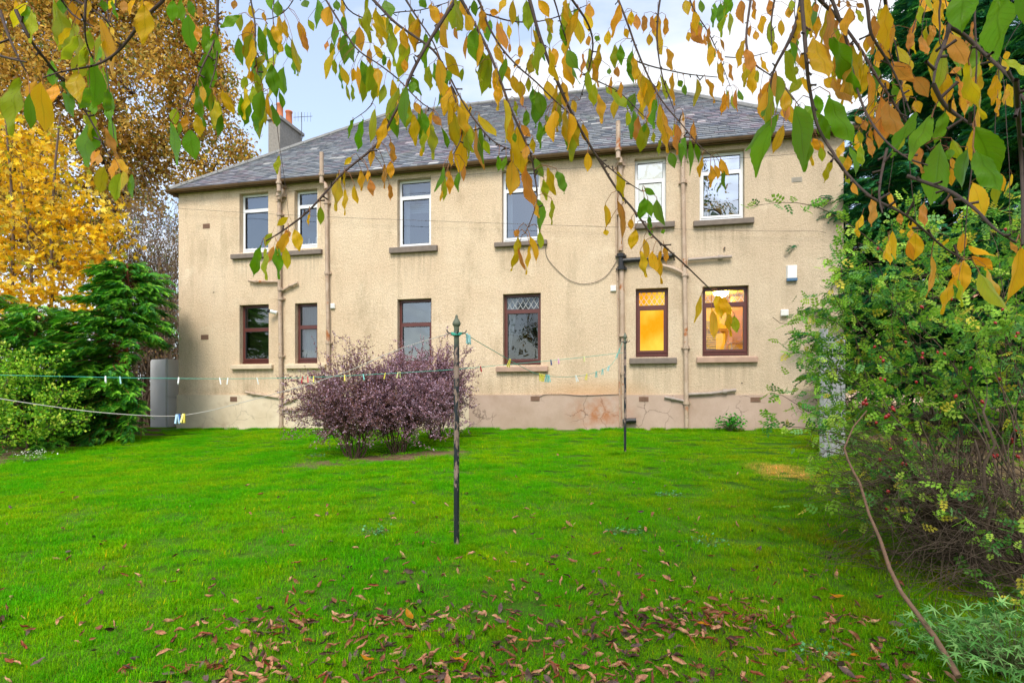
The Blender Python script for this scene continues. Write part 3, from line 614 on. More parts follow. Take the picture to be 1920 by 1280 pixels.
def instancer(name, protos, pts, rots, scl, idx, label, cat, kindname):
    me = bpy.data.meshes.new(name); me.from_pydata([tuple(p) for p in pts], [], [])
    for nm, typ, arr, key in (('rot', 'FLOAT_VECTOR', rots, 'vector'), ('scl', 'FLOAT', scl, 'value'), ('pick', 'INT', idx, 'value')):
        a = me.attributes.new(nm, typ, 'POINT'); a.data.foreach_set(key, np.asarray(arr).ravel())
    o = bpy.data.objects.new(name, me); COL.objects.link(o)
    hid = bpy.data.collections.new(name + '_tufts')
    for p in protos:
        for c_ in list(p.users_collection): c_.objects.unlink(p)
        hid.objects.link(p)
    ng = bpy.data.node_groups.new(name, 'GeometryNodeTree'); ng.interface.new_socket('Geometry', in_out='INPUT', socket_type='NodeSocketGeometry'); ng.interface.new_socket('Geometry', in_out='OUTPUT', socket_type='NodeSocketGeometry')
    N, Lk = ng.nodes, ng.links; gi = N.new('NodeGroupInput'); go = N.new('NodeGroupOutput'); ip = N.new('GeometryNodeInstanceOnPoints'); ci = N.new('GeometryNodeCollectionInfo')
    ci.inputs[0].default_value = hid; ci.inputs['Separate Children'].default_value = True; ci.inputs['Reset Children'].default_value = True
    def na(nm, dt): a = N.new('GeometryNodeInputNamedAttribute'); a.data_type = dt; a.inputs[0].default_value = nm; return a.outputs[0]
    Lk.new(gi.outputs[0], ip.inputs['Points']); Lk.new(ci.outputs[0], ip.inputs['Instance']); ip.inputs['Pick Instance'].default_value = True
    Lk.new(na('pick', 'INT'), ip.inputs['Instance Index']); Lk.new(na('rot', 'FLOAT_VECTOR'), ip.inputs['Rotation']); Lk.new(na('scl', 'FLOAT'), ip.inputs['Scale']); Lk.new(ip.outputs[0], go.inputs[0])
    md = o.modifiers.new('tufts', 'NODES'); md.node_group = ng; tag(o, label, cat, None, kindname); return o
def lawn():
    protos = []
    for k in range(6): protos.append(mk('grass_tuft', tile(2100, .5, .018, .044, .0013, 100 + k), M_grass))       # 0-5 lawn
    for k in range(3): protos.append(mk('grass_tuft', tile(260, .5, .02, .045, .0016, 200 + k), M_grass))        # 6-8 thin grass
    for k in range(3): protos.append(mk('grass_tuft', tile(420, .30, .06, .12, .002, 300 + k), M_grass))         # 9-11 long tufts
    protos.sort(key=lambda o: o.name)
    P, Rt, S, I = [], [], [], []; y = 1.8
    while y < 15.4:
        x = -1.02 * y - 1.0
        while x < 1.02 * y + 1.0:
            px, py_ = x + random.uniform(-.1, .1), y + random.uniform(-.1, .1); x += .34
            v = (V3(px, py_) - PL) @ WN; u = (V3(px, py_) - PL) @ WD
            if v > -.2 and -.05 < u < WL + .05: continue
            s = float(soil_mask(px, py_))
            if px < -12: continue
            if random.random() < s * 1.0 - .05:
                if random.random() < .35: k = random.randint(6, 8)
                else: continue
            else: k = random.randint(0, 5)
            e = .15; gx = (float(gz(px + e, py_)) - float(gz(px - e, py_))) / (2 * e); gy = (float(gz(px, py_ + e)) - float(gz(px, py_ - e))) / (2 * e)
            P.append((px, py_, float(gz(px, py_)) - .004)); Rt.append((math.atan(gy), -math.atan(gx), random.choice((0, 1, 2, 3)) * math.pi / 2 + random.random())); S.append(random.uniform(.85, 1.15) * (1.15 if k < 6 else 1)); I.append(k)
        y += .34
    # long tufts: along the wall foot, round the poles, scattered
    for k in range(150):
        u = random.uniform(0, WL); q = hw(u, -.10 - abs(random.gauss(0, .05)), 0); P.append((q[0], q[1], float(gz(q[0], q[1])))); Rt.append((0, 0, random.random() * 6)); S.append(random.uniform(.45, .95)); I.append(random.randint(9, 11))
    for k in range(620):
        y = random.uniform(2.3, 12) ** 1.0; x = random.uniform(-.9, .75) * y; 
        if soil_mask(x, y) > .6: continue
        P.append((x, y, float(gz(x, y)) - .01)); Rt.append((0, 0, random.random() * 6)); S.append(random.uniform(.3, .66)); I.append(random.randint(9, 11))
    for b in (POLE1, POLE2):
        for k in range(16): P.append((b[0] + random.gauss(0, .06), b[1] + random.gauss(0, .05), b[2] - .01)); Rt.append((0, 0, random.random() * 6)); S.append(random.uniform(.55, 1.0)); I.append(random.randint(9, 11))
    instancer('grass', protos, P, Rt, S, I, 'bright green lawn grass with mossy and yellowish patches', 'grass', 'stuff')
POLE1 = ground(856, 1028); POLE2 = ground(1172, 852)
lawn()

# ------------------------------------------------------------ trees and shrubs
LEAF_T = V3((0, 0, 0), (.30, .35, .07), (0, 1, 0), (-.30, .35, .07), (0, .5, -.03)); LEAF_F = np.array([(0, 1, 4), (1, 2, 4), (2, 3, 4), (3, 0, 4)])
LEAF2_T = V3((0, 0, 0), (.38, .45, .06), (0, 1, 0), (-.38, .45, .06)); LEAF2_F = np.array([(0, 1, 2), (0, 2, 3)])
a_ = np.array([0, 38, 62, 90, 118, 142, 180]) ; MAPLE_T = np.concatenate([[(0, 0, 0)], [(r * math.cos(R(t)), .12 + r * math.sin(R(t)), z) for t, r, z in ((-25, .25, .02), (8, .48, .05), (32, .28, 0), (55, .62, .04), (75, .36, .0), (90, .85, -.06), (105, .36, 0), (125, .62, .04), (148, .28, 0), (172, .48, .05), (205, .25, .02))]])
MAPLE_F = np.array([(0, k, k + 1) for k in range(1, 11)])
def lobes_px(L, depth=1.0):
    """(px, py, Y, radius px[, depth radius m]) -> centre, radii"""
    out = []
    for l in L:
        c = at(l[0], l[1], l[2]); r = l[3] / F * l[2]; out.append((c, V3(r, l[4] if len(l) > 4 else r * depth, r)))
    return out
def clusters(lobes, per_m2, shell=.55):
    P = []
    for c, r in lobes:
        n = max(3, int(per_m2 * (r[0] * r[1] + r[0] * r[2] + r[1] * r[2]) / 3 * 4)); d = rdir(n); rad = (1 - shell * RN.rand(n) ** 1.3)[:, None]
        P.append(c + d * r * rad)
    return np.concatenate(P)
def leaves_at(cl, per, spread, size, palette, T, Fc, droop=.4, var=.18, pw=None, flat=0.0, out=None):
    n = len(cl) * per; p = np.repeat(cl, per, axis=0) + RN.randn(n, 3) * np.asarray(spread); d = rdir(n); d[:, 2] -= droop; d = nrm(d)
    if flat: d[:, 2] *= (1 - flat)
    pal = np.asarray(palette, float); ci = RN.choice(len(pal), len(cl), p=pw); mixc = RN.choice(len(pal), n, p=pw)
    t = np.where(RN.rand(n, 1) < .55, pal[np.repeat(ci, per)], pal[mixc]) * np.repeat(RN.uniform(1 - var, 1 + var, len(cl)), per)[:, None] * RN.uniform(1 - var, 1 + var, (n, 1))
    fr = frames(d, twist=RN.rand(n) * 6.28 if not flat else RN.randn(n) * .5)
    return scatter(T, Fc, p, fr, size * RN.uniform(.65, 1.25, n), np.clip(t, 0, 1))
def skeleton(base, lobes, cl, r0, fork, trunks=1, n_sides=6, twig_r=.008, lean=.1):
    """trunk(s) to a fork, limbs to lobes, twigs to leaf clusters"""
    ch = []; fork = np.asarray(fork, float); base = np.asarray(base, float)
    ch += tube(wander(base - V3(0, 0, .2), fork, 7, .05), np.linspace(r0, r0 * .7, 7), 9)
    cs = [c for c, r in lobes]; tips = []
    order = sorted(range(len(cs)), key=lambda i: np.linalg.norm(cs[i] - fork)); nodes = [(fork, r0 * .6)]
    for i in order:
        c = cs[i]; j = min(range(len(nodes)), key=lambda k: np.linalg.norm(nodes[k][0] - c) + .35 * np.linalg.norm(nodes[k][0] - fork)); p, r = nodes[j]
        w = wander(p, c, 6, .13, .04); r1 = max(r * .62, twig_r * 2); ch += tube(w, np.linspace(r * .8, r1, 6), n_sides, 0, None, False); nodes.append((c, r1)); nodes.append((w[3], r * .75))
    NP = np.array([n[0] for n in nodes]); 
    for q in cl:
        j = int(np.argmin(np.linalg.norm(NP - q, axis=1))); ch += tube(wander(NP[j], q, 4, .12, .03), np.linspace(min(nodes[j][1] * .5, twig_r * 2.2), twig_r * .5, 4), 4, 0, None, False)
    return ch
def tree(name, base, lobes, fork, r0, per_m2, per, spread, size, pal, T, Fc, label, cat, group=None, bark=(.10, .07, .05), droop=.4, pw=None, leafm=None, twig_r=.008, twig_every=2, var=.18):
    e = empty(name, base); tag(e, label, cat, group)
    cl = clusters(lobes, per_m2); ch = skeleton(base, lobes, cl[::twig_every], r0, fork, twig_r=twig_r)
    o = mk('trunk', ch, plain(name + '_bark', bark, .9, .1, .35, 9), None, True); o.data.transform(__import__('mathutils').Matrix.Translation(-Vector(base))); o.parent = e
    o = mk('crown', [leaves_at(cl, per, spread, size, pal, T, Fc, droop, var, pw)], leafm or leafmat(name + '_leaves')); o.data.transform(__import__('mathutils').Matrix.Translation(-Vector(base))); o.parent = e
    return e
def shift(o, base, e):
    o.data.transform(__import__('mathutils').Matrix.Translation(-Vector([float(b) for b in base]))); o.parent = e; return o
GOLD = [lin(196, 160, 62), lin(164, 124, 48), lin(204, 166, 76), lin(138, 102, 44), lin(118, 122, 50), lin(190, 172, 92)]
YEL = [lin(236, 200, 40), lin(226, 180, 30), lin(240, 214, 84), lin(206, 158, 30), lin(170, 172, 50)]
# big copper-gold tree behind, upper left
L1 = lobes_px([(60, 60, 23, 120), (180, 20, 24, 120), (300, 50, 24, 100), (372, 110, 24, 62), (110, 190, 22, 120), (250, 180, 23, 110), (375, 205, 24, 68), (425, 275, 24, 42), (320, 290, 24, 70), (20, 320, 22, 90), (200, 310, 23, 75),
               (100, -100, 24, 130), (270, -90, 24, 110), (-80, 100, 23, 130), (-90, -40, 24, 120), (455, 300, 24, 24), (395, 155, 24, 50), (345, -20, 24, 70), (40, 440, 23, 100), (140, 430, 23.5, 95), (250, 360, 24, 60), (400, 320, 24, 45), (-60, 300, 23, 110)], .8)
b0 = at(190, 800, 24); b0[2] = gz(b0[0], b0[1])
tree('beech_tree', tuple(b0), L1, at(190, 420, 24), .27, 8.0, 32, .25, .18, GOLD, LEAF_T, LEAF_F, 'tall copper and gold autumn tree filling the upper left', 'tree', pw=[.27, .2, .2, .1, .13, .1], twig_r=.014, twig_every=3, leafm=leafmat('gold_leaves', .45, .5, 1.15))
# yellow maple, nearer
L2 = lobes_px([(40, 300, 15, 62), (105, 340, 15, 62), (180, 400, 15.3, 50), (60, 430, 14.6, 70), (145, 455, 15, 60), (212, 460, 15.4, 34), (25, 520, 14.6, 55), (120, 535, 14.8, 50), (10, 245, 15, 35), (95, 262, 15, 38), (-40, 380, 15, 80), (190, 505, 15, 30), (-60, 270, 15, 60), (225, 415, 15.4, 20), (-30, 500, 15, 60), (20, 585, 14.6, 45), (80, 590, 14.7, 45), (150, 570, 14.8, 40)], .9)
b1 = at(98, 812, 15); b1[2] = gz(b1[0], b1[1])
t2 = tree('maple_tree', tuple(b1), L2, at(98, 500, 15), .055, 13, 12, .16, .165, YEL, MAPLE_T, MAPLE_F, 'yellow leaved maple with slim bare stems behind the dark conifer', 'tree', bark=(.16, .115, .09), pw=[.35, .25, .2, .12, .08], twig_r=.006, twig_every=3, leafm=leafmat('maple_leaves', .5, .5, 1.1))
for pxs in ([(98, 560), (96, 440), (104, 300), (113, 215)], [(22, 600), (25, 430), (20, 330), (8, 200)], [(62, 620), (58, 480), (40, 340)]):
    shift(mk('stem', tube([at(x, y, 14.7) for x, y in pxs], np.linspace(.045, .02, len(pxs)), 7), bpy.data.materials['maple_tree_bark'], None, True), b1, t2)
# leafless tangle against the house corner
def tangle(name, base, n, box_px, Yr, label, leaf=True, up=1.0, r0=.019, col=(.17, .125, .09)):
    e = empty(name, tuple(base)); tag(e, label, 'bush'); ch = []; tips = []
    x0, x1, y0, y1 = box_px
    for k in range(n):
        Y = random.uniform(*Yr); xb = random.uniform(x0 - 10, x1 + 5); p = at(xb, 800, Y); p[2] = float(gz(p[0], p[1])); q = at(min(max(xb + random.gauss(0, 35), x0 - 20), x1 + 4), random.uniform(y0, y0 + (y1 - y0) * .6), Y)
        w = wander(p, q, 9, .09); ch += tube(w, np.linspace(r0 * random.uniform(.6, 1.5), .003, 9), 4, 0, None, False)
        for _ in range(7):
            j = random.randint(3, 8); a = w[j]; b = a + rdir(1)[0] * V3(.5, .4, .5) * random.uniform(.6, 1.6) + V3(0, 0, random.choice((-.35, .25))); w2 = wander(a, b, 5, .16); ch += tube(w2, np.linspace(.008, .002, 5), 3, 0, None, False); tips += list(w2[2:])
    tips = np.array(tips); tips = tips[(tips @ V3(1, 0, 0)) / tips[:, 1] * F + CX < x1 + 25]
    shift(mk('branches', ch, plain(name + '_bark', col, .9, .1, .4, 12)), base, e)
    if leaf:
        cl = tips[RN.rand(len(tips)) < .75]; shift(mk('leaves', [leaves_at(cl, 3, .06, .07, [lin(150, 150, 80), lin(160, 128, 80), lin(130, 104, 76), lin(105, 116, 60), lin(150, 120, 90)], LEAF2_T, LEAF2_F, .3)], leafmat(name + '_leaves', .3)), base, e)
    return e
bt = at(285, 790, 17); bt[2] = gz(bt[0], bt[1])
tangle('bare_shrub', bt, 190, (225, 332, 335, 640), (15.6, 18.5), 'tangle of nearly bare brown branches beside the left corner of the house')
# conifers: sprays of needles on drooping boughs
def spray(seed, k=11, narrow=.33):
    r = np.random.RandomState(seed); V, Fc = [], []
    def bl(p, d, l, w):
        s = np.cross(d, (0, 0, 1)); s = s / max(np.linalg.norm(s), 1e-6) * w; i = len(V); q = p + d * l
        V.extend([p - s * .5, p + d * l * .45 - s + V3(0, 0, .012), q, p + d * l * .45 + s + V3(0, 0, -.012)]); Fc.append((i, i + 1, i + 2, i + 3))
    ax = lambda t: V3(.04 * math.sin(t * 5 + seed), t, .10 * t - .30 * t * t)
    for j in range(k):
        t = .06 + .94 * j / k; p = ax(t)
        for s in (-1, 1):
            l = narrow * (1 - .75 * t) * r.uniform(.75, 1.2) * min(1, .5 + t * 2); d = nrm(V3(s, 1.1 + .4 * t, -.25 + r.randn() * .18)); bl(p, d, l, .020)
            for u in (.35, .65):
                for s2 in (-1, 1): dd = nrm(d + V3(s2 * .6, s2 * .5 * s * -1 + .2, r.randn() * .25 - .1)); bl(p + d * l * u, dd, l * .45, .013)
    bl(ax(.9), V3(0, 1, -.3), .14, .02); return np.array(V), np.array(Fc)
SPR = [spray(s) for s in range(5)]
def spray_leaves(pos, d, size, pal, up=None, pw=None, var=.2, tw=.35):
    out = []; n = len(pos); pick = RN.randint(0, len(SPR), n); pal = np.asarray(pal)
    for k in range(len(SPR)):
        i = np.where(pick == k)[0]
        if not len(i): continue
        t = pal[RN.choice(len(pal), len(i), p=pw)] * RN.uniform(1 - var, 1 + var, (len(i), 1)); out.append(scatter(SPR[k][0], SPR[k][1], pos[i], frames(d[i], up=up, twist=RN.randn(len(i)) * tw), size * RN.uniform(.65, 1.25, len(i)), np.clip(t, 0, 1)))
    return out
def conifer(name, base, H, Rmax, label, pal, boughs, size, bark, per=9, lean=(0, 0), z0=.05, prof=lambda t: (1 - t) ** .8, keep=None, clip=None, elev=(.35, -.15), droop=.28, r0=.09, cat='tree', pw=None):
    e = empty(name, tuple(base)); tag(e, label, cat); base = V3(*base); top = base + V3(lean[0], lean[1], H); ch = tube(wander(base - V3(0, 0, .2), top, 6, .02), np.linspace(r0, .012, 6), 9); P, D = [], []
    for k in range(boughs):
        t = z0 + (1 - z0) * (k + random.random()) / boughs; p = base + (top - base) * t; a = random.random() * 6.283; L = Rmax * prof(t) * random.uniform(.72, 1.12) + .12
        h = V3(math.cos(a), math.sin(a), 0); el = elev[1] + (elev[0] - elev[1]) * t + random.gauss(0, .08)
        n = 8; s = np.linspace(0, 1, n)[:, None]; w = p + h * L * s + V3(0, 0, 1) * (L * (el * s - droop * s * s)); w[1:] += RN.randn(n - 1, 3) * .03 * L
        if keep is not None and not keep(w[-1]): continue
        ch += tube(w, np.linspace(max(.008, .022 * L / Rmax), .003, n), 5, 0, None, False); m_ = max(3, int(per * L))
        u = RN.rand(m_) ** .75 * .85 + .15; q = np.stack([np.interp(u, s[:, 0], w[:, i]) for i in range(3)], 1); side = np.cross(h, (0, 0, 1)) * (RN.choice([-1, 1], m_) * RN.uniform(.1, 1.2, m_) * (1.15 - u * .55))[:, None]
        P.append(q - h * .05); D.append(nrm(h + side + V3(0, 0, 1) * (-.22 + RN.randn(m_) * .16)[:, None]))
        P.append(w[-1:] - h * .1); D.append(nrm(h[None] + V3(0, 0, -.35)))
    P, D = np.concatenate(P), np.concatenate(D)
    if clip is not None: kk = clip(P); P, D = P[kk], D[kk]
    shift(mk('trunk', ch, plain(name + '_bark', bark, .9, .1, .3, 12), None, True), base, e)
    shift(mk('crown', spray_leaves(P, D, size, pal, pw=pw), leafmat(name + '_needles', .18, .5, 1, .25)), base, e); return e
GRN = [lin(78, 156, 38), lin(58, 132, 40), lin(110, 180, 42), lin(42, 108, 38), lin(136, 194, 54)]
c1 = at(238, 800, 13.3); c1[2] = gz(c1[0], c1[1])
conifer('conifer_tree', c1, 4.05, 2.15, 'dark green conifer with drooping flat sprays beside the house corner', GRN, 300, .27, (.20, .07, .035), 40, prof=lambda t: (1 - t) ** .55 * (.62 + .38 * min(1, t * 3)), elev=(.55, .0), keep=lambda q: q[0] / q[1] * F + CX < (268 if q[2] < 2.75 else 325), clip=lambda P: P[:, 0] / P[:, 1] * F + CX < np.where(P[:, 2] < 2.85, 262, 318))
c2 = at(70, 815, 12.6); c2[2] = gz(c2[0], c2[1])
conifer('conifer_tree', c2, 3.0, 1.9, 'lower green conifer left of the dark one, under the yellow maple', GRN[:3] + [lin(120, 175, 40)], 120, .31, (.18, .07, .04), 27, prof=lambda t: (1 - t) ** .5, elev=(.6, .05))
c3 = at(-60, 830, 12.2); c3[2] = gz(c3[0], c3[1])
conifer('conifer_tree', c3, 3.6, 2.0, 'green conifer cut off by the left edge of the view', GRN[:3] + [lin(120, 175, 40)], 100, .31, (.18, .07, .04), 25, prof=lambda t: (1 - t) ** .5, elev=(.6, .05))
# tall dark cypress on the right
BLU = [lin(46, 118, 62), lin(60, 138, 64), lin(36, 100, 64), lin(92, 160, 66), lin(52, 124, 86)]
c4 = V3(8.9, 11.6, 0); c4[2] = gz(c4[0], c4[1])
conifer('cypress_tree', c4, 9.6, 3.3, 'tall dark bluish cypress towering behind the rose bush', BLU, 480, .42, (.12, .06, .04), 26, prof=lambda t: (1 - t) ** .78, elev=(.95, .35), droop=.25, r0=.18)
c5 = V3(9.4, 9.0, 0); c5[2] = gz(c5[0], c5[1])
conifer('cypress_tree', c5, 7.8, 2.7, 'second dark cypress at the right edge of the view', BLU, 340, .42, (.12, .06, .04), 26, prof=lambda t: (1 - t) ** .55, elev=(.9, .3), droop=.25, r0=.15)
# leafy bush, bottom of the left hedge
LG = [lin(140, 186, 40), lin(108, 168, 36), lin(168, 204, 54), lin(82, 142, 32), lin(190, 206, 74)]
L3 = lobes_px([(20, 700, 11.0, 44), (75, 690, 11.2, 40), (35, 760, 10.7, 46), (110, 755, 11.0, 40), (148, 790, 11.2, 26), (60, 800, 10.7, 34), (5, 800, 10.5, 36), (-40, 740, 10.6, 60), (105, 805, 11, 26), (15, 665, 11.2, 26), (-50, 810, 10.4, 40)], 1.0)
b3 = at(50, 828, 11); b3[2] = gz(b3[0], b3[1])
tree('privet_bush', tuple(b3), L3, b3 + V3(0, 0, .25), .03, 42, 16, .065, .058, LG, LEAF2_T, LEAF2_F, 'light yellowish green small-leaved bush at the foot of the left conifers', 'bush', droop=-.1, pw=[.3, .28, .18, .16, .08], twig_r=.004, twig_every=4, leafm=leafmat('privet_leaves', .35, .45, 1.0), var=.25)
# purple barberries
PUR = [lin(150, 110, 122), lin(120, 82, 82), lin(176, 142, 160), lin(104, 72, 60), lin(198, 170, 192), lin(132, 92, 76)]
def barberry(base, n, rx, H, lean, label, dens=1.0, spikes=8, light=.35, npr=26):
    base = V3(*base); e = empty('barberry_bush', tuple(base)); tag(e, label, 'bush', None); ch = []; P = []; prim = []
    for k in range(npr):       # main stems fan out of the crown of the plant
        a = 6.283 * (k + random.random() * .8) / npr; rr = random.uniform(.12, .62); b = base + V3(math.cos(a) * .09, math.sin(a) * .07, -.05); q = base + V3(math.cos(a) * rr * rx * .75, math.sin(a) * rr * rx * .6, H * random.uniform(.22, .42)); w = wander(b, q, 6, .10, .04); ch += tube(w, np.linspace(random.uniform(.007, .013), .005, 6), 6, 0, None, False); prim.append((a, w))
    for k in range(n):
        a0, pw_ = random.choice(prim); sp = k < spikes; a = a0 + random.gauss(0, .45); rr = math.sqrt(random.random()) * (.6 if sp else 1)
        h = H * random.uniform(.98, 1.14) if sp else H * (random.uniform(.68, .98) * math.sqrt(max(.08, 1 - .88 * rr ** 2.5)) if random.random() < .62 else random.uniform(.10, .6))
        if not sp and random.random() < .12: rr = 1.08
        b = pw_[random.randint(3, 5)]; q = base + V3(math.cos(a) * rr * rx + lean[0], math.sin(a) * rr * rx * .8 + lean[1], h); s = np.linspace(0, 1, 10)[:, None]
        w = b * (1 - s) + q * s; w[:, 2] += (.10 * H * np.sin(s * math.pi))[:, 0] * (1 if not sp else .3); w[1:] += np.cumsum(RN.randn(9, 3) * .017, 0); ch += tube(w, np.linspace(.0042, .0014, 10), 4, 0, None, False); tw_ = [w]
        for _ in range(2 if sp else 6):
            j = random.randint(2, 9); w2 = wander(w[j], w[j] + nrm(V3(math.cos(a), math.sin(a), .5) + RN.randn(3) * .7) * random.uniform(.1, .30), 4, .15); ch += tube(w2, np.linspace(.0024, .0009, 4), 3, 0, None, False); tw_.append(w2)
        for i_, w2 in enumerate(tw_):
            m_ = len(w2) - 1; L = np.linalg.norm(w2[-1] - w2[0])
            for u in np.arange(.25 if i_ == 0 else .05, 1, .021 / max(L, .1)):
                if random.random() < dens: P.append([np.interp(u * m_, range(m_ + 1), w2[:, i]) for i in range(3)])
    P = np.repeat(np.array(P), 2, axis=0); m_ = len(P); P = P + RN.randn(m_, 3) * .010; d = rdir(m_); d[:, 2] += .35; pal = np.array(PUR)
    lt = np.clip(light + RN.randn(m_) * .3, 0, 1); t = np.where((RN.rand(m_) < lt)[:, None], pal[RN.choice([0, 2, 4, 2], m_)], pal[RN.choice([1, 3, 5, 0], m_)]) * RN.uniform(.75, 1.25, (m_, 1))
    shift(mk('stems', ch, plain('barberry_bark', (.11, .07, .05), .9, .1, .3, 12)), base, e)
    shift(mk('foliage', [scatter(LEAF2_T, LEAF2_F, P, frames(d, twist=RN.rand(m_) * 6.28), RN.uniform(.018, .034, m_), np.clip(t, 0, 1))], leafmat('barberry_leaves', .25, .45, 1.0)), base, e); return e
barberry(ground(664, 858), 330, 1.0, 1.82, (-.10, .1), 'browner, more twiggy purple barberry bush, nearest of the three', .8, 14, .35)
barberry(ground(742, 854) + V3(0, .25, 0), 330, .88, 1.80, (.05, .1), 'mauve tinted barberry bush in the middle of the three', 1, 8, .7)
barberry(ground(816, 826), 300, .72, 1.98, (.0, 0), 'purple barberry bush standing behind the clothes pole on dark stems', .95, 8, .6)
# ------------------------------------------------------------ overhanging cherry tree
def cherry_leaf_template(k):
    r = np.random.RandomState(40 + k); T = np.linspace(0, 1, 17); cols = np.array([-1, -.55, 0, .55, 1.]); fold, curl, wav, tw = r.uniform(.05, .38), r.uniform(-.35, .5), r.uniform(0, .05), r.uniform(-.7, .7)
    V, U = [], []
    for i, t in enumerate(T):
        w = .235 * (math.sin(math.pi * min(1, t ** .97)) ** .95) * (1.0 if t < .72 else 1 - .3 * ((t - .72) / .28)) + .001; w *= 1 + (.05 if i % 2 else -.02)
        for c in cols:
            x = c * w; z = -abs(c) * w * fold + curl * .22 * (t - .25) ** 2 + wav * math.sin(t * 13 + c * 2); a = tw * (t - .4); x, z = x * math.cos(a) - z * math.sin(a), x * math.sin(a) + z * math.cos(a)
            V.append((x + .04 * math.sin(t * 3.1 + k), t, z)); U.append((c, t, 0))
    i = np.arange(16)[:, None] * 5 + np.arange(4)[None]
    return np.array(V), np.stack([i, i + 1, i + 6, i + 5], -1).reshape(-1, 4), np.array(U)
CL = [cherry_leaf_template(k) for k in range(9)]
def cherry_material(name, trans=.56, dead=False):
    m = M(name, .42, .35); t = m.attr('tint').outputs['Color']; uv = m.attr('luv').outputs['Vector']; sx = m.add('ShaderNodeSeparateXYZ'); m.l.new(uv, sx.inputs[0]); x, y, rnd = sx.outputs
    ax = m.math('ABSOLUTE', x); mid = m.ramp(ax, .03, .09, 1, 0); s = m.math('SUBTRACT', m.math('MULTIPLY', y, 10), m.math('MULTIPLY', ax, 2.4)); fr = m.math('FRACT', s)
    vein = m.ramp(m.math('ABSOLUTE', m.math('SUBTRACT', fr, .5)), .0, .10, 1, 0); vein = m.math('MULTIPLY', vein, .65); v = m.math('MAXIMUM', mid, vein)
    c = m.coord('World'); of = m.add('ShaderNodeVectorMath', operation='ADD'); cx = m.add('ShaderNodeCombineXYZ'); m.l.new(m.math('MULTIPLY', rnd, 37), cx.inputs[0]); m.l.new(uv, of.inputs[0]); m.l.new(cx.outputs[0], of.inputs[1])
    big = m.noise(of.outputs[0], 2.2, 3, .6, .38, .68); warm = m.mix(1, t, (1.15, .86, .7), 'MULTIPLY')
    col = m.mix(m.math('MULTIPLY', big, .5), t, warm)
    edge = m.math('MULTIPLY', m.ramp(m.math('ADD', ax, m.math('MULTIPLY', big, .3)), .95, 1.15), m.ramp(rnd, .45, .6)); col = m.mix(m.math('MULTIPLY', edge, .6), col, (.30, .09, .02))
    spot = m.math('MULTIPLY', m.noise(of.outputs[0], 11, 3, .7, .64, .70), m.ramp(rnd, .55, .7)); col = m.mix(m.math('MULTIPLY', spot, .75), col, (.12, .04, .015))
    col = m.mix(m.math('MULTIPLY', v, .32), col, m.mix(1, col, (.52, .48, .5), 'MULTIPLY'))
    m.color(col); m.bump(m.math('MULTIPLY', v, -1.0), .35, .002); m.translucent(col, trans); return m.m
CC = {'g': (104, 154, 20), 'l': (164, 178, 30), 'm': (202, 180, 28), 'y': (232, 184, 30), 'o': (234, 170, 40), 'b': (210, 146, 62)}
